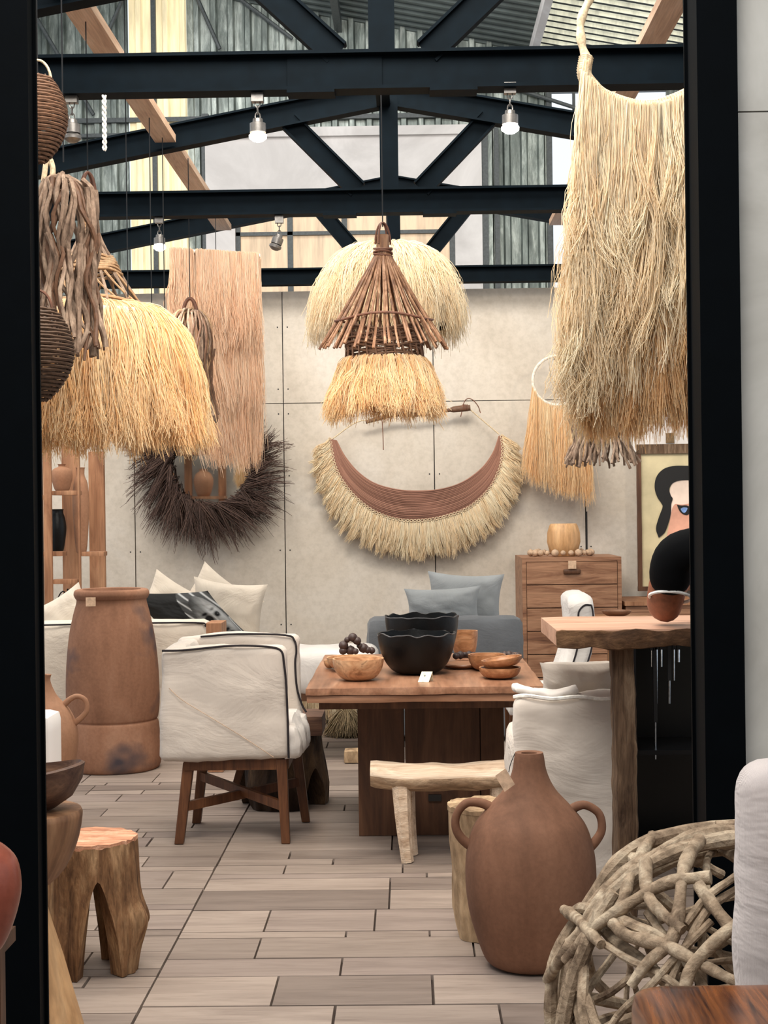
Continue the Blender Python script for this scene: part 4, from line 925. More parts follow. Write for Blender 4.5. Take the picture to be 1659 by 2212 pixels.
# side table with the shallow bowl
zs = at(1330, 1332, 10.2).z
bt = thing('side_table', 'brown wooden side table behind the white high-back chair', 'table', (1.4, 10.25, 0))
m = MB(); m.lathe([(.01, zs - .03), (.24, zs - .03), (.25, zs - .015), (.24, zs - .004), (.01, zs - .004)], (at(1330, 1330, 10.2).x, 10.25, 0), 40); m.build('top', 'olive', bt)
m = MB(); m.lathe([(.01, 0), (.16, 0), (.15, .03), (.06, .2), (.05, zs - .15), (.1, zs - .03), (.01, zs - .03)], (at(1330, 1330, 10.2).x, 10.25, 0), 32); m.build('pedestal', 'olive', bt)
bowl('shallow_bowl', 1332, 1330, 10.2, 32, 12, 'tablewood', 'shallow reddish wooden bowl seen just above the bar table', None, .4, z=zs)

def sofa(nm, label, x0, x1, y0, y1, zt, mat, seat=.42, arm=.18, back=.22, cat='sofa', pipe=None, seed=0, turned=False):
    """turned=True: back toward the viewer"""
    t_ = thing(nm, label, cat, ((x0 + x1) / 2, (y0 + y1) / 2, 0)); a = MB(); sg = .045
    by0, by1 = (y0, y0 + back) if turned else (y1 - back, y1)
    a.rbox(x0, x1, by0, by1, .03, zt, .05, sg, .012, 4, None, seed); a.build('backrest', mat, t_)
    for xa, xb in ((x0, x0 + arm), (x1 - arm, x1)):
        a = MB(); a.rbox(xa, xb, y0 + (.02 if turned else 0), y1, .03, zt - (.08 if turned else .0), .05, sg, .012, 4, None, seed + 2); a.build('armrest', mat, t_)
    a = MB(); a.rbox(x0 + arm, x1 - arm, min(y0 + .03, y1), y1 - .03, .05, seat, .04, sg, .012, 4, None, seed + 4); a.build('seat', mat, t_)
    if pipe:
        a = MB(); a.tube(smoothpts([(x0 + .02, y0 - .004, zt - .02), (x0 + .5, y0 - .004, zt - .015), (x1 - .08, y0 - .004, zt - .015), (x1 - .02, y0, zt - .04)], 4), .006, 5); a.build('piping', pipe, t_)
    return t_
bx0 = at(793, 1400, 10.0).x; bx1 = at(1130, 1400, 10.0).x; bz = at(960, 1334, 10.0).z
sofa('armchair', 'slate blue linen armchair behind the dining table', bx0, bx1, 10.0, 10.85, bz, 'blue', seat=.66, arm=.16, cat='armchair', turned=True)
c = at(957, 1312, 10.35); pillow('cushion', (c.x, 10.36, bz + .035), .52, .30, .16, (.2, -.03, .05), 'bluep', label='smaller light blue-grey cushion in front, on the blue armchair', cat='cushion', group='blue-grey cushions')
c = at(1005, 1302, 10.6); pillow('cushion', (c.x, 10.62, bz + .06), .53, .42, .18, (.15, .05, -.1), 'bluep', seed=5, label='larger light blue-grey cushion leaning behind the small one', cat='cushion', group='blue-grey cushions')

wx0 = at(60, 1400, 9.55).x; wx1 = at(452, 1400, 9.55).x; wz = at(420, 1340, 9.55).z
sofa('sofa', 'cream slipcovered sofa with black piping behind the tall storage jar', wx0, wx1, 9.55, 10.36, wz, 'cream', seat=.64, back=.18, pipe='pipe', seed=3, turned=True)
a = MB(); a.rbox(-1.26, -.86, 9.99, 10.9, .05, .60, .05, .05, .01, 4, None, 6); a.build('chaise_end', 'cream', bpy.data.objects['sofa'])
# cushions on that sofa: cream fringed ones and a dark portrait print
c = at(500, 1325, 10.35); pillow('cushion', (c.x - .02, 10.3, c.z), .5, .46, .13, (.12, .12, 0), 'cream', seed=2, label='cream cotton cushion with pointed corners behind the portrait cushion', cat='cushion', group='cream cushions')
c = at(460, 1322, 10.55); pillow('cushion', (c.x, 10.66, c.z), .5, .5, .14, (.05, .6, 0), 'cream', seed=7, label='cream cushion set on its corner behind the others on the sofa', cat='cushion', group='cream cushions')
c = at(372, 1330, 10.5); pillow('cushion', (c.x, 10.55, c.z), .5, .46, .14, (.05, .5, 0), 'cream', seed=9, label='cream cushion on its corner behind the left end of the portrait cushion', cat='cushion', group='cream cushions')
c = at(150, 1345, 10.2); pillow('cushion', (c.x, 10.1, c.z), .42, .4, .14, (.05, -.5, 0), 'cream', seed=12, label='cream cushion corner poking up left of the storage jar', cat='cushion', group='cream cushions')
def portrait():
    c = at(411, 1331, 10.08)
    o = pillow('portrait_cushion', (c.x, 10.08, c.z), .56, .34, .15, (.2, 0, .05), 'cream', n=110, pinch=.1, seed=4, label='dark cushion printed with a black and white face, on the cream sofa', cat='cushion')
    me = o.data; n = 110; zc = sum(v.co.z for v in me.vertices) / len(me.vertices)
    for v in me.vertices: v.co.x += .85 * (zc - v.co.z) - .12 * max(0, v.co.z - zc)
    A = me.color_attributes.new('print', 'FLOAT_COLOR', 'POINT'); vals = []
    def g(x, s): return math.exp(-(x / s) ** 2)
    for s in range(2):
        for i in range(n + 1):
            for j in range(n + 1):
                u = -1 + 2 * i / n; v = -1 + 2 * j / n
                b = .015
                # face ellipse turned three quarters, on the right of the cushion
                fx = (u - .56) / .40; fy = (v + .1) / .98; ca = .25; X = fx * math.cos(ca) + fy * math.sin(ca); Yy = -fx * math.sin(ca) + fy * math.cos(ca)
                if X * X + Yy * Yy < 1:
                    b = .05 + .20 * max(0, min(1, (X + .15) * 1.6)) + .1 * g(Yy - .35, .3)
                    b *= 1 - .5 * max(0, (X * X + Yy * Yy) - .6) / .4
                    b += .25 * g(X - .12, .08) * g(Yy + .05, .3)                       # nose ridge
                    b -= .3 * g(X - .12, .16) * g(Yy + .38, .05)
                    for ex in (-.3, .5): b -= .6 * g(X - ex, .2) * g(Yy - .17, .08); b -= .25 * g(X - ex, .22) * g(Yy - .36, .04)
                    for ex in (-.3, .5): b += .5 * g(X - ex - .06, .03) * g(Yy - .17, .02)
                    b -= .34 * g(X - .12, .2) * g(Yy + .55, .05); b += .2 * g(X - .12, .14) * g(Yy + .64, .04)
                else:
                    d = X * X + Yy * Yy
                    if v > -.2 and d < 2.1: b = .05 + .35 * max(0, math.sin(11 * X + 5 * Yy)) ** 3 * (1 if u > -.15 else 0)   # wrapped headscarf folds
                    if u > .55 and v < 0: b = .06 + .4 * max(0, math.sin(30 * (X - Yy * .4))) ** 2
                if u < -.62 and -.9 < v < .1 and abs(v + .4 + .5 * (u + .8)) < .16: b = .5
                b = max(.008, b); vals += [b, b, b * .98, 1]
    A.data.foreach_set('color', vals)
    t = NT('portrait_print'); q = t.n('ShaderNodeAttribute', attribute_name='print'); me.materials.clear(); me.materials.append(t.done(q.outputs['Color'], .85, 0, .15))
portrait()
# small wooden chair back end in front of the portrait cushion
a = at(464, 1362, 9.0); m = MB(); m.box(a.x - .045, a.x + .045, 8.95, 9.2, 0, at(464, 1345, 9.0).z); m.build('wooden_post', 'shelfwood', None, False, 'squared brown wooden post standing just behind the slipcovered chair', 'post')
# white daybed behind the chair
d_t = thing('daybed', 'low white daybed seen between the slipcovered chair and the blue armchair', 'daybed', (-.3, 9.8, 0))
m = MB(); m.rbox(-.95, -.2, 9.3, 9.95, .40, .66, .06, .04, .015, 5, None, 4); m.build('mattress', 'white', d_t)
m = MB(); m.box(-.93, -.22, 9.33, 9.92, .36, .41); m.build('base', 'pedwood', d_t, False)
for x in (-.88, -.27):
    for y in (9.4, 9.85): m = MB(); m.box(x - .03, x + .03, y - .03, y + .03, 0, .36); m.build('leg', 'pedwood', d_t, False)
# fringed pouf, dry grass bundle and wood block on the floor behind
pf = thing('fringed_pouf', 'low pouf with long pale raffia fringe on the floor behind the table', 'pouf', (-.56, 11.1, 0))
m = MB(); m.lathe([(.01, .05), (.3, .05), (.34, .1), (.34, .22), (.28, .27), (.01, .28)], (-.68, 11.3, 0), 32); m.build('cushion_core', 'cream', pf)
L = 240; aa = RNG.uniform(0, 2 * PI, L); C = np.stack([np.stack([-.68 + r * np.cos(aa), 11.3 + r * np.sin(aa), z + 0 * aa], 1) for r, z in ((.2, .29), (.36, .28), (.4, .14), (.42, .015))], 1)
fibre('fringe', C, 12, .008, .02, .003, 'raffia_pale', pf, S=8)
L = 60; aa = RNG.uniform(0, 2 * PI, L); C = np.stack([np.stack([-.43 + r * np.cos(aa), 10.35 + r * np.sin(aa), z + 0 * aa], 1) for r, z in ((.02, .16), (.06, .13), (.1, .06), (.14, .01))], 1)
fibre('dry_grass_bundle', C, 14, .01, .02, .003, 'grass', None, S=7, kind=None, label='brownish dry grass bundle on the floor beside the table pedestal', cat='bundle')
m = MB(); a = at(770, 1600, 9.3); m.rbox(a.x - .075, a.x + .08, 9.2, 9.35, 0, .075, .01, .02, .004, 8); m.build('wood_block', 'stumppale', None, True, 'small pale wood block on the floor by the table pedestal', 'block')

# twig wreath mirror
mc = at(452, 1000, 12.3); w_t = thing('twig_mirror', 'round wall mirror framed by a wild wreath of dark twigs', 'mirror', (mc.x, 12.3, mc.z - .4))
m = MB(); R = .32; m.add([(mc.x + R * math.cos(a), 12.33, mc.z + R * 1.12 * math.sin(a)) for a in np.linspace(0, 2 * PI, 65)[:-1]], [tuple(range(64))[::-1]])
m.add([(mc.x + R * math.cos(a), 12.36, mc.z + R * 1.12 * math.sin(a)) for a in np.linspace(0, 2 * PI, 65)[:-1]], [tuple(range(64))]); m.build('glass', 'mirror', w_t, False)
L = 420; aa = RNG.uniform(0, 2 * PI, L); sk = RNG.normal(.6, .42, L); dirx = np.cos(aa + sk); dirz = np.sin(aa + sk); r0 = R * RNG.uniform(.92, 1.12, L); ln_ = RNG.uniform(.20, .40, L)
bx = mc.x + r0 * np.cos(aa); bz_ = mc.z + r0 * 1.1 * np.sin(aa); yy = RNG.uniform(12.2, 12.33, L); yo = RNG.uniform(-.1, .03, L)
C = np.stack([np.stack([bx + dirx * ln_ * f, np.minimum(yy + yo * f, 12.37), bz_ + dirz * ln_ * f - .06 * f * f], 1) for f in (0, .4, .75, 1.0)], 1)
fibre('twig_wreath', C, 9, .010, .022, .0028, 'brush', w_t, S=7, wob=.012, jit=.3)

# ladder-like shelf unit at left with vessels
s_t = thing('shelf_unit', 'tall open wooden shelf unit at the left edge of the back wall', 'shelf', (-2.3, 10.8, 0))
def plank(px0, px1, ytop, Y0, Y1, mat='shelfwood', nm='upright'):
    x0 = at(px0, 1150, Y0).x; x1 = at(px1, 1150, Y0).x; m = MB(); m.rbox(x0, x1, Y0, Y1, 0, at((px0 + px1) / 2, ytop, Y0).z, .006, .2, .0); return m.build(nm, mat, s_t, True), x0, x1
plank(94, 112, 900, 10.4, 10.43); plank(134, 168, 900, 10.9, 10.94); plank(168, 173, 900, 10.4, 10.44); plank(192, 226, 975, 10.95, 11.0); plank(60, 92, 900, 10.9, 10.94)
for px0, px1, y, Y in ((112, 168, 1060, 10.42), (175, 224, 1192, 10.42), (90, 136, 1192, 10.42), (112, 168, 1252, 10.42), (40, 100, 1070, 10.42), (175, 224, 1320, 10.42)):
    x0 = at(px0, y, Y).x; x1 = at(px1, y, Y).x; z = at(px0, y, Y).z; m = MB(); m.rbox(x0, x1, Y, Y + .13, z - .032, z, .004, .1, 0); m.build('shelf_board', 'shelfwood', s_t)
def shelfpot(px, ytop, ybot, hw, Y, mat, label, neck=.35):
    k = Y / FPX; z0 = at(px, ybot, Y).z; h = at(px, ytop, Y).z - z0; r = hw * k; c = at(px, ybot, Y)
    prof = [(.01, 0), (r * .6, 0), (r * .85, h * .25), (r, h * .55), (r * .85, h * .8), (r * neck, h * .9), (r * neck, h * .98), (r * (neck + .08), h), (r * neck * .8, h * .98), (r * neck * .7, h * .8)]
    m = MB(); m.lathe([(p.x, p.z) for p in smoothpts([Vector((a, 0, b)) for a, b in prof], 3)], (c.x, Y, z0), 32); m.build('clay_jug', mat, None, True, label, 'jug', 'jugs on the shelf unit')
shelfpot(134, 1003, 1060, 23, 10.65, 'clay_l', 'clay jug on the top visible shelf between the shelf uprights')
shelfpot(176, 1010, 1192, 18, 10.75, 'clay_l', 'tall slim clay jug behind the thin shelf upright', .5)
shelfpot(124, 1100, 1192, 20, 10.65, 'black_clay', 'black jug on the middle left shelf', .7)
t_ = thing('iron_lattice_stand', 'dark scrolled iron lattice piece on the lowest visible shelf at left', 'ornament', (at(130, 1330, 10.6).x, 10.6, 0))
for i in range(9):
    a = at(118 + RNG.uniform(0, 24), 1290 + i * 6, 10.6); m = MB(); pts = [a + Vector((.03 * math.cos(q + i), 0, .04 * math.sin(q * 1.3 + i))) for q in np.linspace(0, 3.4, 9)]; m.tube(pts, .005, 5); m.build('scroll', 'wire', t_)
m = MB(); zl = at(130, 1350, 10.6).z; xx = at(130, 1330, 10.6).x; m.box(xx - .08, xx + .08, 10.55, 10.65, zl - .03, zl); m.box(xx - .06, xx - .05, 10.59, 10.61, 0, zl + .25); m.box(xx + .05, xx + .06, 10.59, 10.61, 0, zl + .25); m.build('stand_frame', 'wire', t_, False)

# framed picture and label panel at right
f_t = thing('framed_picture', 'large framed picture of a pale face with black looped hair leaning on the back wall', 'picture', (2.3, 12.2, zk))
px0, px1, pt, pb = 1376, 1640, 980, 1276; YF = 12.2
x0 = at(px0, 1100, YF).x; x1 = at(px1, 1100, YF).x; z1 = at(1430, pt, YF).z; z0 = at(1430, pb, YF).z
m = MB(); m.rbox(x0, x0 + .035, YF - .02, YF + .02, z0, z1, .004, .05, .002, 5); m.box(x0, x1, YF - .02, YF + .02, z0, z0 + .035); m.box(x1 - .035, x1, YF - .02, YF + .02, z0, z1); m.build('frame', 'pedwood', f_t, False)
m = MB(); m.box(x0, x1, YF - .022, YF + .02, z1, z1 + .075); m.build('top_rail', 'drift', f_t, False)
m = MB(); m.box(x0 + .03, x1 - .03, YF + .0, YF + .01, z0 + .03, z1); m.build('canvas', 'picture', f_t, False)
def flat(pts, Y, mat, nm, parent, closed=True, th=.002):
    P = smoothpts([at(x, y, Y) for x, y in pts] + [at(pts[0][0], pts[0][1], Y)], 6)[:-1]; m = MB(); n = len(P)
    m.add([(p.x, Y, p.z) for p in P], [tuple(range(n))]); return m.build(nm, mat, parent, False)
M['skinpaint'] = m_plain('painted_peach', (214, 158, 134), .7, 0, .3, 0, 4); M['skinpale'] = m_plain('painted_pale', (222, 200, 184), .7, 0, .3, 0, 3); M['bluepaint'] = m_plain('painted_blue', (120, 150, 200), .6)
flat([(1445, 1180), (1448, 1130), (1446, 1070), (1452, 1045), (1470, 1036), (1500, 1036), (1540, 1060), (1550, 1180), (1500, 1230)], YF - .003, 'skinpale', 'painted_forehead', f_t)
flat([(1436, 1180), (1446, 1130), (1455, 1092), (1475, 1090), (1540, 1090), (1545, 1190), (1490, 1230)], YF - .005, 'skinpaint', 'painted_cheek', f_t)
flat([(1423, 1162), (1417, 1142), (1423, 1118), (1431, 1096), (1429, 1088), (1419, 1072), (1414, 1052), (1418, 1030), (1432, 1014), (1452, 1007), (1480, 1006), (1540, 1010), (1560, 1050), (1550, 1056), (1530, 1038), (1490, 1037), (1468, 1038), (1453, 1044), (1446, 1056), (1449, 1070), (1453, 1077), (1450, 1090), (1449, 1110), (1444, 1130), (1436, 1150)], YF - .008, 'hair', 'painted_hair', f_t)
flat([(1462, 1090), (1472, 1092), (1484, 1092), (1496, 1100), (1486, 1112), (1476, 1111), (1468, 1104)], YF - .008, 'hair', 'painted_eyeliner', f_t)
flat([(1470, 1099), (1477, 1096), (1485, 1098), (1480, 1107), (1474, 1106)], YF - .010, 'bluepaint', 'painted_iris', f_t)
# white panel with a brown tag above the picture
m = MB(); a0 = at(1368, 976, 12.2); a1 = at(1640, 976, 12.2); zt2 = at(1430, 700, 12.2).z; m.box(a0.x, a1.x, 12.2, 12.22, a0.z, zt2)
wp = m.build('wall_canvas', 'plaster', None, False, 'plain off-white canvas hanging above the framed picture', 'canvas')
m = MB(); a = at(1448, 946, 12.18); m.box(a.x - .033, a.x + .033, 12.19, 12.195, a.z - .04, a.z + .04); m.build('price_tag', 'tagdark', wp, False)

# shelf by the left front wall: seen only in the twig mirror
q_t = thing('jar_shelf', 'wooden shelf of clay jars that shows in the twig-framed mirror', 'shelf', (-2.9, 4.45, 0))
for x in (-3.35, -2.9, -2.45):
    m = MB(); m.box(x - .05, x + .05, 4.3, 4.34, 0, 2.7); m.build('upright', 'shelfwood', q_t, False)
for z in (.6, 1.2, 1.72, 2.3):
    m = MB(); m.box(-3.4, -2.4, 4.2, 4.56, z - .035, z); m.build('shelf_board', 'shelfwood', q_t, False)
for i, (x, z) in enumerate(((-3.15, 1.72), (-2.68, 1.72), (-3.1, 1.2), (-2.7, 1.2), (-3.15, 2.3), (-2.66, 2.3))):
    r = .13; h = .36; m = MB(); m.lathe([(p.x, p.z) for p in smoothpts([Vector((a, 0, b)) for a, b in ((.01, 0), (r * .6, 0), (r, h * .5), (r * .8, h * .8), (r * .4, h * .92), (r * .45, h), (r * .3, h * .9))], 3)], (x, 4.46, z + .001), 32)
    m.build('clay_jar', 'clay_l', None, True, ('left' if x < -3 else 'right') + ' clay jar on the ' + {1.2: 'lower', 1.72: 'middle', 2.3: 'upper'}[z] + ' board of the shelf reflected in the mirror', 'jar', 'jars seen in the mirror')

# ------------------------------------------------------------------ hanging raffia and twig pieces
def wire(x, y, z0, z1, parent, r=.003):
    m = MB(); m.tube([(x, y, z0), (x, y, z1)], r, 5); m.build('wire', 'wire', parent, False)
def arcs(name, c, r, h, mat, parent, rr=.012, rot=0, n=2):
    for i in range(n):
        a = rot + i * PI / max(1, n) * .5; m = MB(); d = Vector((math.cos(a), math.sin(a), 0))
        m.tube([Vector(c) + d * r * math.cos(q) + Vector((0, 0, h * math.sin(q))) for q in np.linspace(0, PI, 15)], rr, 7); m.build(name, mat, parent)
def rings(C_, rs, zs, jx=0, jy=0, n=None):
    """control rings -> lock paths: same angles through radii rs at heights zs"""
    L = n; aa = RNG.uniform(0, 2 * PI, L); return aa, np.stack([np.stack([C_[0] + r * np.cos(aa), C_[1] + r * np.sin(aa), z + 0 * aa], 1) for r, z in zip(rs, zs)], 1)

# 1. centre pendant: cone of twigs, woven ring, raffia skirt
c = at(828, 600, 7.4); X = c.x; Y = 7.4; zf = lambda y, YY=7.4: at(828, y, YY).z
t_ = thing('twig_pendant', 'cone-shaped pendant of straight red-brown twigs with a raffia skirt, over the dining table', 'pendant', (X, Y, zf(905)))
wire(X, Y, zf(490), 3.935, t_, .0035); arcs('handle', (X, Y, zf(528)), .037, .105, 'vine', t_, .005, .2, 2)
m = MB(); m.lathe([(.01, zf(545)), (.03, zf(545)), (.032, zf(508)), (.01, zf(507))], (X, Y, 0), 16); m.build('cap', 'twigred', t_)
m = MB()
for i in range(5): m.tube([(X + .043 * math.cos(q), Y + .043 * math.sin(q), zf(537 + i * 5) + .008 * math.sin(q + i * 1.7)) for q in np.linspace(0, 2 * PI, 25)[:-1]], .0055, 6, True)
m.build('binding', 'vine', t_)
for i in range(52):
    a = 2 * PI * i / 52 + random.uniform(-.04, .04); rb = .31 + random.uniform(-.015, .02); zb = zf(752) + random.uniform(-.03, .015) - .02 * math.sin(a + .0) * -1
    zb = zf(748) + .03 * math.sin(a) + random.uniform(-.02, .02)
    p0 = Vector((X + .02 * math.cos(a), Y + .02 * math.sin(a), zf(540))); p2 = Vector((X + rb * math.cos(a), Y + rb * math.sin(a), zb)); p1 = p0.lerp(p2, .55) + Vector((.0, 0, -.012))
    stick('twig', [p0, p1, p2], .0058, 'twigred', t_, 6, .15, .004, 3, 1.15)
m = MB(); rb = .235; m.tube([(X + rb * math.cos(q), Y + rb * math.sin(q), zf(692) + .01 * math.sin(3 * q)) for q in np.linspace(0, 2 * PI, 49)[:-1]], .006, 6, True); m.build('hoop', 'vine', t_)
m = MB()
for i in range(16):
    rb = .175 + random.uniform(-.008, .012); zz = zf(712) - i * .0115; ph = random.random() * 6
    m.tube([(X + rb * math.cos(q) * (1 + .03 * math.sin(5 * q + ph)), Y + rb * math.sin(q), zz + .014 * math.sin(3 * q + ph)) for q in np.linspace(0, 2 * PI, 41)[:-1]], .0055, 6, True)
for i in range(26):
    a = 2 * PI * i / 26; m.tube([(X + .172 * math.cos(a), Y + .172 * math.sin(a), zf(700)), (X + .19 * math.cos(a + .2), Y + .19 * math.sin(a + .2), zf(778))], .005, 5)
m.build('woven_ring', 'wicker', t_)
aa, C = rings((X, Y), (.19, .215, .235, .262), (zf(776), zf(790), zf(840), zf(900)), n=130)
C[:, 3, 2] += RNG.uniform(-.02, .03, 130); fibre('raffia_skirt', C, 42, .004, .015, .0018, 'raffia', t_, S=9, wob=.012, jit=.1, lw=.02)
m = MB(); m.tube([(X + .196 * math.cos(q), Y + .196 * math.sin(q), zf(784) + .006 * math.sin(9 * q)) for q in np.linspace(0, 2 * PI, 61)[:-1]], .009, 7, True); m.build('skirt_band', 'tag', t_)

# 2. big pale raffia dome behind it
Y = 9.22; c = at(838, 640, Y); X = c.x; zt = at(838, 541, Y).z; zb = at(838, 735, Y).z
t_ = thing('raffia_dome_lamp', 'large fluffy pale raffia dome hanging behind the twig pendant', 'pendant', (X, Y, zb))
wire(X, Y, zt, 3.31, t_)
m = MB(); m.lathe([(.40, zb + .08), (.405, zb + .12), (.37, zb + .26), (.28, zb + .37), (.15, zt - .06), (.01, zt - .04), (.01, zt - .06), (.15, zt - .08), (.36, zb + .24), (.39, zb + .08)], (X, Y, 0), 40); m.build('dome_liner', 'cream', t_)
aa, C = rings((X, Y), (.02, .26, .42, .44), (zt + .0, zt + .05, zt - .16, zb), n=330)
C[:, 3, 2] += RNG.uniform(-.03, .06, 330); st = RNG.uniform(0, .45, 330)[:, None]
C[:, 0] = C[:, 0] * (1 - st) + C[:, 1] * st + np.array([0, 0, -.02]) * st
fibre('raffia', C, 34, .008, .022, .002, 'raffia_pale', t_, S=10, wob=.02, jit=.14, lw=.03)

# 3. large raffia skirt lamp at left with woven twig crown
Y = 6.9; X = -1.42; Z = lambda y: at(200, y, 6.9).z
t_ = thing('raffia_skirt_lamp', 'very large golden raffia skirt lamp with a woven twig crown, left', 'pendant', (X, Y, Z(975)))
wire(X, Y, Z(375), 3.73, t_); arcs('handle', (X, Y, Z(425)), .034, .11, 'vine', t_, .007, .3, 2)
m = MB(); N = 0; turns = []
zz = np.linspace(Z(422), Z(500), 120); m.tube([(X + .036 * math.cos(i * .62) * (1 + i * .0006), Y + .036 * math.sin(i * .62), z) for i, z in enumerate(zz)], .008, 5); m.build('coiled_neck', 'wicker_pale', t_)
for i in range(12):
    a = 2 * PI * i / 12; pts = [Vector((X + r * math.cos(a + d), Y + r * math.sin(a + d), Z(y))) for r, y, d in ((.03, 490, 0), (.07, 540, .1), (.15, 600, .05), (.235, 662, 0))]
    stick('rib', pts, .0075, 'twig', t_, 6, .15, .01, 4)
m = MB()
for y0, y1, n_ in ((556, 590, 6), (655, 668, 3)):
    for q_ in range(n_):
        f = q_ / max(1, n_ - 1); y = y0 + (y1 - y0) * f; r = .03 + .205 * ((y - 490) / 172) ** 1.05
        m.tube([(X + r * math.cos(q), Y + r * math.sin(q), Z(y) + .006 * math.sin(4 * q + q_)) for q in np.linspace(0, 2 * PI, 41)[:-1]], .0075, 6, True)
m.build('woven_bands', 'wicker_pale', t_)
for i in range(14):
    a = 2 * PI * i / 14; pts = [Vector((X + r * math.cos(a + d), Y + r * math.sin(a + d), Z(y))) for r, y, d in ((.145, 592, 0), (.19, 628, .28), (.225, 655, .5))]; stick('lattice_twig', pts, .0055, 'wicker_pale', t_, 6, .15, .008, 3)
m = MB(); m.lathe([(.2, Z(662)), (.36, Z(682)), (.43, Z(740)), (.47, Z(860)), (.46, Z(860)), (.42, Z(745)), (.35, Z(690)), (.2, Z(670))], (X, Y, 0), 48, None, False); m.build('skirt_liner', 'cream', t_)
L = 360; aa, C = rings((X, Y), (.22, .44, .44, .475, .50), (Z(668), Z(668), Z(760), Z(870), Z(965)), n=L)
C[:, 4, 2] += RNG.uniform(-.03, .05, L); rs = 1 + RNG.normal(0, .03, (L, 1)); C[:, 2:, :2] = (C[:, 2:, :2] - np.array([X, Y])) * rs[:, :, None].repeat(3, 1) + np.array([X, Y])
fibre('raffia_skirt', C, 46, .006, .017, .0021, 'raffia', t_, S=12, wob=.018, jit=.08, lw=.03)

# 4. stick jellyfish pendant, left front
def jelly(label, px, Yc, ytop, ybot, rpx, rbot, nst, r, mats, handle_top, beam_z, drop=None, parent_name='twig_pendant', inner=True, sx=0):
    c = at(px, (ytop + ybot) / 2, Yc); X = c.x; Z = lambda y: at(px, y, Yc).z; k = Yc / FPX; R = rpx * k; RB = rbot * k
    t_ = thing(parent_name, label, 'pendant', (X, Yc, Z(ybot)))
    wire(X, Yc, Z(handle_top), beam_z, t_)
    H = Z(ytop) - Z(ybot)
    for i in range(nst):
        a = 2 * PI * i / nst + random.uniform(-.1, .1); q = random.uniform(.82, 1.06); e = random.uniform(0, .13) * H
        start = random.choice((0, 0, .25, .5)); b = a + random.uniform(-.25, .25)
        ctrl = [(.05, 0, a), (.55, .02, a), (.93 * q, .16, a), (1.0 * q, .38, b), (.92 * q, .62, b), ((RB / R) * .9 * q, .85, b), ((RB / R) * q, 1.0, b)]
        n0 = int(start * 6); pts = [Vector((X + R * rr * math.cos(aa_), Yc + R * rr * math.sin(aa_), Z(ytop) - (H - e) * hh)) for rr, hh, aa_ in ctrl[n0:]]
        stick('stick', pts, r * random.uniform(.7, 1.25), mats if isinstance(mats, str) else random.choice(mats), t_, 7, .2, .035 * (r / .01), 4, .8)
    return t_, X, Z
t_, X, Z = jelly('pendant of hanging gnarled grey-brown sticks beside the left column', 140, 6.0, 388, 778, 72, 82, 50, .0105, ['twig', 'twig', 'wicker'], 350, 3.73)
m = MB(); m.tube(smoothpts([at(112, 392, 6), at(114, 365, 6), at(108, 345, 6), at(100, 352, 6), at(94, 392, 6)], 5), .011, 7); m.build('handle', 'rope', t_)
for i in range(7):   # inner layer keeps the bundle dense
    a = random.uniform(0, 6.28); pts = [Vector((X + .1 * math.cos(a + d), 6.0 + .1 * math.sin(a + d), Z(y))) for y, d in ((410, 0), (500, .3), (600, -.1), (700, .4), (765, .1))]; stick('stick', pts, .010, 'twig', t_, 7, .2, .04, 4)

t_, X, Z = jelly('small twig pendant with pale yellow top, in front of the long raffia hanging', 412, 9.6, 672, 925, 50, 62, 50, .0072, ['wicker_pale', 'twig', 'wicker'], 645, 3.73)
arcs('handle', (X - .0, 9.6, Z(690)), .045, .13, 'vine', t_, .012, 0, 1)
t_, X, Z = jelly('dark twig pendant with flared ends under the large right raffia hanging', 1300, 9.5, 850, 1010, 62, 78, 64, .011, ['twig'], 860, 3.73)

# 5. woven coil baskets at the left column
def coilball(px, y0, y1, Yc, hw, mat, label, r=.006, step=.0125):
    c = at(px, (y0 + y1) / 2, Yc); k = Yc / FPX; R = hw * k; zt = at(px, y0, Yc).z; zb = at(px, y1, Yc).z; H = zt - zb
    t_ = thing('woven_basket', label, 'basket', (c.x, Yc, zb), 'woven round baskets')
    n = int(H / step); pts = []
    for i in range(n * 24):
        f = i / (n * 24); z = zt - H * f; rr = R * max(.12, math.sin(PI * (f * .86 + .1))) ** .75
        a = 2 * PI * i / 24; pts.append((c.x + rr * math.cos(a) * (1 + .008 * math.sin(i * .9)), Yc + rr * math.sin(a), z + .0015 * math.sin(i * 1.7)))
    m = MB(); m.tube(pts, r, 5); m.build('coil', mat, t_)
    for i in range(10):
        a = 2 * PI * i / 10; m = MB(); m.tube([(c.x + R * .96 * max(.12, math.sin(PI * (f * .86 + .1))) ** .75 * math.cos(a), Yc + R * .96 * max(.12, math.sin(PI * (f * .86 + .1))) ** .75 * math.sin(a), zt - H * f) for f in np.linspace(0, 1, 14)], .004, 5); m.build('rib', 'wicker_dark', t_)
    return t_, c.x, zt
t_, x, z = coilball(82, 165, 352, 5.62, 62, 'wicker', 'upper round woven basket hanging beside the left column')
wire(x, 5.62, z, 3.73, t_); arcs('handle', (x, 5.62, z - .02), .05, .08, 'rope', t_, .005, 0, 1)
t_, x, z = coilball(84, 664, 866, 5.45, 74, 'wicker_dark', 'lower dark woven basket hanging below, beside the left column')
wire(x, 5.45, z, 3.73, t_); arcs('handle', (x, 5.45, z - .02), .05, .08, 'vine', t_, .005, 0, 1)
m = MB()
for i in (0, 1):
    a0 = at(225, 206, 6.45); b0 = at(226, 325, 6.45); m.tube([a0.lerp(b0, f) + Vector((.006 * math.cos(f * 30 + i * PI), .006 * math.sin(f * 30 + i * PI), 0)) for f in np.linspace(0, 1, 40)], .005, 6)
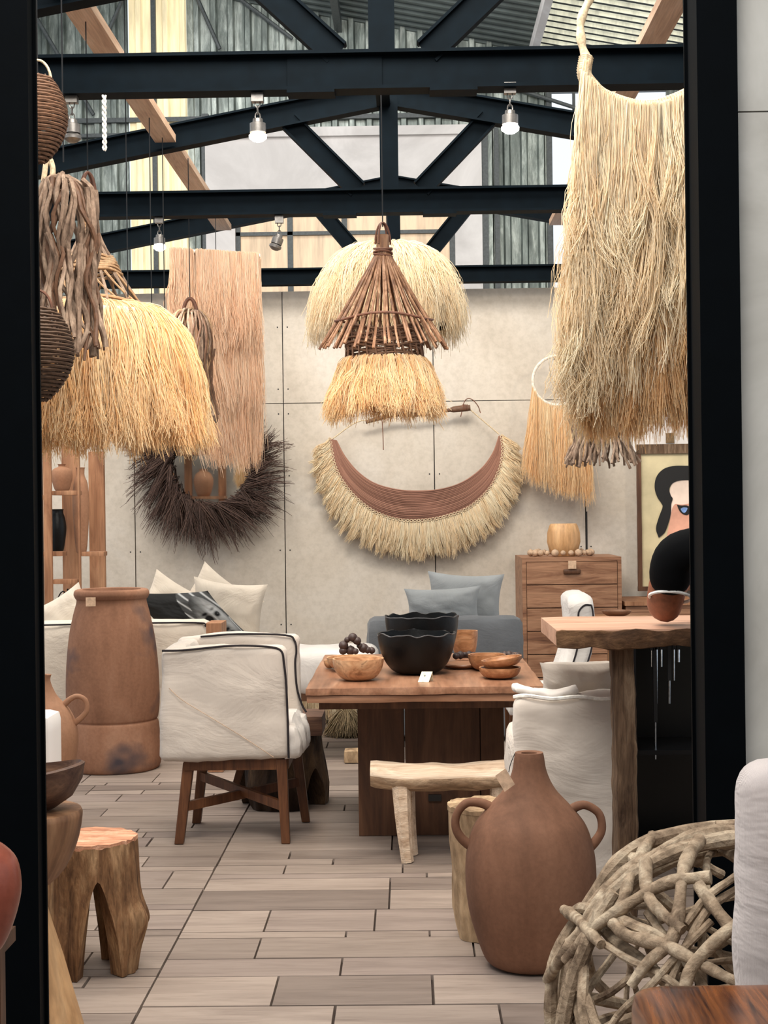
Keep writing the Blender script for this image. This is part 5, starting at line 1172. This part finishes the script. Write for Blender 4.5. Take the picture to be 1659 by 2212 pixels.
m.build('twisted_cord', 'wpipe', None, True, 'short white twisted cord hanging under the nearest truss at left', 'cord')
# plain wires from the left timber beam whose pieces hang hidden behind the raffia
for y_, zb_ in ((8.6, 2.62), (9.06, 2.55)):
    m = MB(); m.tube([(-1.42, y_, zb_), (-1.42, y_, 3.73)], .003, 5); m.build('hanging_wire', 'wire', None, False, 'thin black wire from the left timber beam, ' + ('nearer' if y_ < 9 else 'farther') + ' of two behind the raffia skirt lamp', 'wire', 'thin hanging wires')
m = MB(); a = at(272, 300, 6.62); m.tube([(a.x, 6.62, 2.45), (a.x, 6.62, 5.2)], .0025, 5); m.build('hanging_wire', 'wire', None, False, 'long thin black wire right of the woven twig crown', 'wire', 'thin hanging wires')

# 6. long tiered raffia hanging on a rod
Y = 10.9; t_ = thing('raffia_wall_hanging', 'long tiered peach raffia hanging on a rod, left of centre', 'wall hanging', tuple(at(470, 1040, Y)))
A = at(368, 541, Y); B = at(560, 553, Y + .35)
m = MB(); m.tube([A, B], .018, 10); m.build('rod', 'ring', t_)
a = at(458, 470, Y); wire(at(460, 545, Y).x, Y + .17, at(460, 548, Y).z, 3.73, t_)
def curtain(nm, p0, p1, drop0, drop1, L, per, mat, parent, x_in=0, rad=.0018, S=9, wob=.014, jit=.06, s1=.017, sh=(0, 0)):
    f = np.sort(RNG.uniform(0, 1, L)); P0 = np.array(p0)[None] * (1 - f[:, None]) + np.array(p1)[None] * f[:, None]
    dr = RNG.uniform(drop0, drop1, L); xo = x_in * (f - .5) + RNG.normal(0, .008, L) + sh[0]
    C = np.stack([P0 + np.stack([xo * g ** 1.5, RNG.normal(0, .02, L) * g - .0, -dr * g], 1) for g in (0, .33, .66, 1.0)], 1)
    return fibre(nm, C, per, .004, s1, rad, mat, parent, S=S, wob=wob, jit=jit, lw=.022)
zA = lambda y: A.z - at(470, y, Y).z
curtain('raffia_tier', A + Vector((0, .06, 0)), B + Vector((0, .06, 0)), zA(955), zA(1025), 80, 30, 'raffia_pink', t_, -.28, sh=(.11, 0))
curtain('raffia_tier', A + Vector((0, 0, 0)), B, zA(850), zA(905), 100, 30, 'raffia_pink', t_, -.12, sh=(.06, 0))
curtain('raffia_tier', A + Vector((0, -.05, .01)), B + Vector((0, -.05, .01)), zA(700), zA(775), 110, 30, 'raffia_pink', t_, .0)

# 7. very large raffia hanging at the right on a curved branch
Y = 5.0; t_ = thing('raffia_neckpiece', 'huge pale raffia hanging on a curved branch loop beside the right column', 'wall hanging', tuple(at(1360, 950, Y)))
Q = lambda x, y, d=0: at(x, y, Y + d)
br = smoothpts([Q(1268, 130), Q(1257, 95), Q(1254, 50), Q(1268, 10), Q(1300, -40), Q(1370, -75), Q(1440, -60), Q(1500, -10), Q(1530, 60), Q(1535, 130)], 6)
m = MB(); m.tube(br, [.014 + .002 * math.sin(i) for i in range(len(br))], 9); m.build('branch_loop', 'rope', t_)
tp = Q(1380, -78); wire(tp.x, tp.y, tp.z, 4.6, t_, .004)
sw = smoothpts([Q(1266, 125), Q(1262, 160, -.01), Q(1278, 185, -.01), Q(1300, 205), Q(1335, 220), Q(1375, 230), Q(1420, 228), Q(1470, 212), Q(1510, 185), Q(1535, 130)], 8)
m = MB(); m.tube(sw, .014, 9); 
for i in range(0, len(sw) - 1):
    p = sw[i]; d = (sw[i + 1] - p).normalized(); u = d.orthogonal().normalized(); v = d.cross(u)
    m.tube([p + (u * math.cos(q) + v * math.sin(q)) * .019 for q in np.linspace(0, 2 * PI, 9)[:-1]], .006, 5, True)
m.build('wrapped_rope', 'rope', t_)
SW = np.array([list(p) for p in sw]); K = len(SW)
def swag(nm, L, per, lo, hi, ylo, yhi, spreadx, mat, s1, wob, rad, dy=0, bulge=.0, lw=.02):
    f = RNG.uniform(lo, hi, L) * (K - 1); i0 = np.floor(f).astype(int).clip(0, K - 2); g = (f - i0)[:, None]; P0 = SW[i0] * (1 - g) + SW[i0 + 1] * g + np.array([0, dy, 0])
    u = f / (K - 1); zl = np.array([Q(1360, y).z for y in RNG.uniform(ylo, yhi, L)])
    xo = spreadx[0] * (1 - u) ** 2 + spreadx[1] * u + RNG.normal(0, .018, L); C = []
    for gg, bx_ in ((0, 0), (.3, .15), (.62, .75), (1.0, 1.0)):
        C.append(np.stack([P0[:, 0] + xo * bx_, P0[:, 1] + RNG.normal(0, .012, L) * gg - bulge * gg, P0[:, 2] * (1 - gg) + zl * gg], 1))
    return fibre(nm, np.stack(C, 1), per, .004, s1, rad, mat, t_, S=13, wob=wob, jit=.06, lw=lw)
swag('raffia_under_layer', 110, 44, .1, 1.0, 925, 955, (.0, .0), 'raffia', .010, .01, .0015, .04)
swag('raffia_curtain', 150, 44, .02, 1.0, 720, 935, (-.045, .03), 'raffia', .012, .016, .0016, lw=.03)
swag('raffia_tufts', 95, 34, .02, .85, 560, 880, (-.06, -.01), 'raffia_pale', .012, .02, .0015, -.03, .03, lw=.04)
L = 34; f = RNG.uniform(0, 1, L); y0_ = 600 + 60 * f; C = np.stack([np.stack([np.array([Q(1235 + 50 * a_ - w_ * 34 * g_, 520 + 330 * g_ + 50 * a_).x for a_, w_ in zip(f, RNG.uniform(.5, 1, L))]), np.full(L, 4.95) + RNG.normal(0, .02, L), np.array([Q(1250, 560 + 60 * a_ + 290 * g_).z for a_ in f])], 1) for g_ in (0, .35, .7, 1)], 1)
fibre('raffia_side_tuft', C, 36, .008, .014, .0015, 'raffia_pale', t_, S=11, wob=.025, lw=.03)

# 8. small ring with raffia on the back wall, right
Y = 12.15; t_ = thing('raffia_ring_hanging', 'small white ring wall hanging with raffia tassels, right of the crescent', 'wall hanging', tuple(at(1205, 1090, Y)))
rc = at(1204, 822, Y); R = 53 * Y / FPX
m = MB(); m.tube([(rc.x + R * math.cos(q), Y, rc.z + R * math.sin(q)) for q in np.linspace(0, 2 * PI, 49)[:-1]], .012, 8, True); m.build('ring', 'ring', t_)
m = MB(); m.box(rc.x - .004, rc.x + .004, Y, 12.4, rc.z + R - .004, rc.z + R + .004); m.build('nail', 'wire', t_, False)
L = 90; aa = np.linspace(PI * 1.06, PI * 1.94, L); dd = .55 + .33 * np.linspace(0, 1, L) + RNG.normal(0, .05, L)
P0 = np.stack([rc.x + R * np.cos(aa), np.full(L, Y), rc.z + R * np.sin(aa)], 1); P0[:, 2] = P0[:, 2]
tgt = np.array([at(1133 + 148 * i / L, 1040 + 55 * i / L + RNG.uniform(-25, 10), Y) for i in range(L)])
C = np.stack([P0, P0 * .8 + tgt * .2 + np.array([0, 0, -.05]), P0 * .4 + tgt * .6, tgt], 1); C[:, 1:, 1] = np.minimum(C[:, 1:, 1] + RNG.uniform(-.06, .02, (L, 1)), 12.33)
fibre('raffia', C, 34, .004, .018, .0019, 'raffia', t_, S=9, wob=.016, jit=.12)

# 9. crescent wall hanging
Y = 12.3; t_ = thing('crescent_wall_hanging', 'terracotta crescent wall hanging edged with cream tassels, hung from a branch', 'wall hanging', tuple(at(900, 1222, Y)))
P = smoothpts([at(x, y, Y - .02) for x, y in ((790, 912), (815, 905), (850, 896), (900, 896), (950, 889), (985, 884), (1016, 881))], 5)
m = MB(); m.tube(P, [.016 + .004 * noise.noise(p * 9) + (.008 if i > len(P) - 8 else 0) for i, p in enumerate(P)], 9); m.build('branch', 'wicker', t_)
for pp in (((1016, 885), (1045, 910), (1078, 938)), ((812, 908), (770, 912), (718, 948))): m = MB(); m.tube(smoothpts([at(x, y, Y - .01) for x, y in pp], 4), .005, 6); m.build('cord', 'rope', t_)
m = MB(); m.tube(smoothpts([at(x, y, Y - .03) for x, y in ((995, 900), (1004, 866), (1018, 862), (1032, 876), (1038, 892))], 5), .004, 5)
for k_ in range(4): m.tube([at(1000 + k_ * 3, 881, Y - .02) + Vector((0, .026 * math.cos(q), .026 * math.sin(q))) for q in np.linspace(0, 2 * PI, 13)[:-1]], .004, 5, True)
m.tube(smoothpts([at(x, y, Y - .03) for x, y in ((825, 905), (827, 935), (828, 972))], 4), .004, 5); m.build('vine_binding', 'vine', t_)
inner = [(727, 952), (745, 985), (775, 1020), (812, 1045), (860, 1058), (905, 1060), (955, 1055), (1000, 1040), (1040, 1012), (1065, 978), (1078, 942)]
outer = [(713, 948), (722, 1000), (740, 1040), (772, 1078), (815, 1108), (865, 1123), (915, 1124), (965, 1115), (1015, 1095), (1055, 1058), (1078, 1015), (1086, 975), (1083, 940)]
I = smoothpts([at(x, y, Y) for x, y in inner], 8); O = smoothpts([at(x, y, Y) for x, y in outer], 8)
def resample(P, n):
    d = [0]
    for a, b in zip(P, P[1:]): d.append(d[-1] + (b - a).length)
    out = []; j = 0
    for i in range(n):
        s = d[-1] * i / (n - 1)
        while j < len(d) - 2 and d[j + 1] < s: j += 1
        out.append(P[j].lerp(P[j + 1], min(1, (s - d[j]) / max(1e-9, d[j + 1] - d[j]))))
    return out
I = resample(I, 60); O = resample(O, 60)
L = 46; C = []
m = MB(); vs = [tuple(p) for p in I] + [tuple(p) for p in O] + [(p.x, p.y + .03, p.z) for p in I] + [(p.x, p.y + .03, p.z) for p in O]
m.add(vs, [(i, i + 1, 61 + i, 60 + i) for i in range(59)] + [(120 + i, 180 + i, 181 + i, 121 + i) for i in range(59)] + [(60 + i, 61 + i, 181 + i, 180 + i) for i in range(59)] + [(i, 120 + i, 121 + i, i + 1) for i in range(59)])
m.build('crescent_backing', 'vine', t_)
Vv = []; F_ = []; rn = []
m = MB()
for k_ in range(36):
    f = (k_ + .5) / 36; sd = k_ * 3.1
    path = [I[i].lerp(O[i], min(1, max(0, f + .012 * math.sin(i * .21 + sd)))) + Vector((0, -.006 - .004 * math.sin(i * .13 + sd), 0)) for i in range(0, 60)]
    m.tube(path, .0055, 5)
wv = m.build('woven_yarn', 'weave', t_)
at2 = wv.data.attributes.new('rnd', 'FLOAT', 'POINT'); per_ = 60 * 5; at2.data.foreach_set('value', [random.Random(i // per_).random() for i in range(len(wv.data.vertices))])
L = 150; OO = resample(O, L); cen = at(900, 985, Y); C = []
for i, p in enumerate(OO):
    d = (p - cen); d.y = 0; d.normalize(); sd = i / (L - 1); side = abs(sd - .5) * 2
    down = Vector((0, 0, -1)); dr = (d * (.55 + .2 * side) + down * (.75 - .0 * side)).normalized(); ln_ = (.33 - .14 * side ** 2) * random.uniform(.85, 1.05)
    e = p + dr * ln_; C.append([p, p + dr * ln_ * .3 + Vector((0, -.03, 0)), p + dr * ln_ * .65 + Vector((random.uniform(-.01, .01), -.03, 0)), e + Vector((random.uniform(-.015, .015), random.uniform(-.03, .02), 0))])
fibre('tassel_fringe', np.array([[list(q) for q in r_] for r_ in C]), 34, .003, .008, .0024, 'tassel', t_, S=9, wob=.010, jit=.1, lw=.012)
m = MB()
for i, p in enumerate(OO[::2]): m.tube([p + Vector((.011 * math.cos(q), -.012, .011 * math.sin(q))) for q in np.linspace(0, 2 * PI, 9)[:-1]], .004, 5, True)
m.build('knots', 'rope', t_)

# ------------------------------------------------------------------ foreground: branch ball, wood table, linen chair, glazed vase
BC = Vector((.70, 3.3, .415)); BR = .40
t_ = thing('branch_ball', 'big open ball woven from weathered branches, right foreground', 'sculpture', (BC.x, BC.y, 0))
rb = random.Random(21)
def gc_arc(axis, start, ang, R, n=9, dev=.05):
    axis = axis.normalized(); u = axis.orthogonal().normalized(); v = axis.cross(u); pts = []
    o = axis * rb.uniform(-.25, .25) * R; rr = math.sqrt(max(.1, R * R - o.length_squared))
    for i in range(n):
        a = start + ang * i / (n - 1); p = o + (u * math.cos(a) + v * math.sin(a)) * rr; p = p * (1 + rb.uniform(-dev, dev)); pts.append(BC + p)
    return pts
for i in range(60):
    ax = Vector((rb.gauss(0, 1), rb.gauss(0, 1), rb.gauss(0, 1)))
    R = BR * rb.choice((1.0, .98, .95, .90)); r = rb.choice((.0085, .010, .012, .0145))
    stick('branch', gc_arc(ax, rb.uniform(0, 6.28), rb.uniform(1.4, 3.0), R, 10, .02), r, 'ballwood', t_, 8, .1, .014, 4, rb.uniform(.7, 1))
for i in range(7):   # outline hoops near the silhouette
    ax = Vector((rb.uniform(-.12, .12), 1, rb.uniform(-.12, .12))); stick('branch', gc_arc(ax, rb.uniform(0, 6.28), rb.uniform(2.6, 3.8), BR * (1.0 + .012 * (i % 3)), 14, .012), .016, 'ballwood', t_, 8, .14, .012, 4)
for pp in (((1220, 1966), (1262, 1998), (1300, 2040)), ((1412, 1806), (1395, 1830), (1362, 1890), (1350, 1940), (1335, 1970)), ((1535, 1895), (1470, 1900), (1400, 1925), (1310, 1985), (1220, 2080)),
           ((1515, 1815), (1480, 1880), (1460, 1960), (1445, 2030), (1400, 2080), (1360, 2130)), ((1190, 2110), (1215, 2060), (1280, 1960), (1340, 1890), (1430, 1835)), ((1600, 1990), (1540, 2040), (1500, 2085), (1485, 2130)),
           ((1330, 2000), (1360, 2025), (1430, 2040), (1500, 2070), (1600, 2120)), ((1400, 1860), (1400, 1930), (1440, 1985), (1470, 2010)), ((1510, 1910), (1560, 1980), (1610, 2050))):
    pts = []
    for (x, y) in pp:
        d = (at(x, y, 3.0) - CAM_LOC).normalized(); oc = CAM_LOC - BC; b = oc.dot(d); cc_ = oc.length_squared - (BR * 1.03) ** 2; disc = b * b - cc_
        tt = -b - math.sqrt(disc) if disc > 0 else -b
        pts.append(CAM_LOC + d * tt)
    stick('branch', pts, .0138, 'ballwood', t_, 9, .14, .01, 6, .85)

f_t = thing('side_table', 'polished wooden slab table with dark and orange grain at the bottom right corner', 'table', (.65, 2.1, 0))
m = MB(); sl = lambda p: Vector((p.x + (.0 if p.x > .5 else .02 * ((2.45 - p.y) / .5)) + (.04 * max(0, (p.y - 2.38) / .07) ** 2 if p.x < .45 else 0), p.y, p.z))
m.rbox(.335, 1.3, 1.75, 2.455, .69, .76, .012, .02, .002, 6, sl, 2); m.build('tabletop', 'fgwood_y' if 'fgwood_y' in M else 'fgwood', f_t)
for x, y in ((.42, 1.85), (1.2, 1.85), (.42, 2.35), (1.2, 2.35)): leg('leg', (x, y, 0), (x, y, .69), .04, .06, 'fgwood', f_t)

g_t = thing('linen_chair', 'beige linen high-back chair at the right edge of the picture', 'chair', (.95, 2.8, 0))
tp_ = lambda p: Vector((p.x - .018 * (1.04 - p.z), p.y, p.z))
gx0 = at(1612, 1800, 2.72).x; gz = at(1640, 1654, 2.72).z
m = MB(); m.rbox(gx0, gx0 + .6, 2.72, 2.85, .1, gz, .05, .02, .006, 6, tp_, 3); m.build('backrest', 'beige', g_t)
m = MB(); m.rbox(gx0 + .05, gx0 + .58, 2.5, 2.74, .4, .5, .04, .04, .008, 5, None, 4); m.build('seat', 'beige', g_t)
for x in (gx0 + .08, gx0 + .54):
    for y in (2.54, 2.8): leg('leg', (x, y, 0), (x, y, .41 if y < 2.7 else .12), .03, .04, 'legwood', g_t)

v_t = thing('pot_stand', 'dark wooden stand beyond the left edge, under the red glazed vase', 'stand', (-.98, 3.0, 0))
vc = at(-42, 1940, 3.0); zb = at(-42, 2060, 3.0).z; zt = at(-42, 1822, 3.0).z
m = MB(); m.box(-1.2, -.83, 2.85, 3.2, zb - .03, zb); m.build('top', 'pedwood', v_t, False)
for x in (-1.17, -.87):
    for y in (2.88, 3.17): m = MB(); m.box(x - .02, x + .02, y - .02, y + .02, 0, zb - .03); m.build('leg', 'pedwood', v_t, False)
h = zt - zb; m = MB(); pr = [(.01, 0), (.03, 0), (.05, h * .15), (.068, h * .4), (.074, h * .6), (.066, h * .82), (.04, h * .96), (.02, h), (.015, h * .98), (.01, h * .8)]
m.lathe([(p.x, p.z) for p in smoothpts([Vector((a, 0, b)) for a, b in pr], 4)], (vc.x, 3.02, zb), 48); m.build('glazed_vase', 'glaze', None, True, 'round red-brown glazed vase cut off by the left edge of the picture', 'vase')
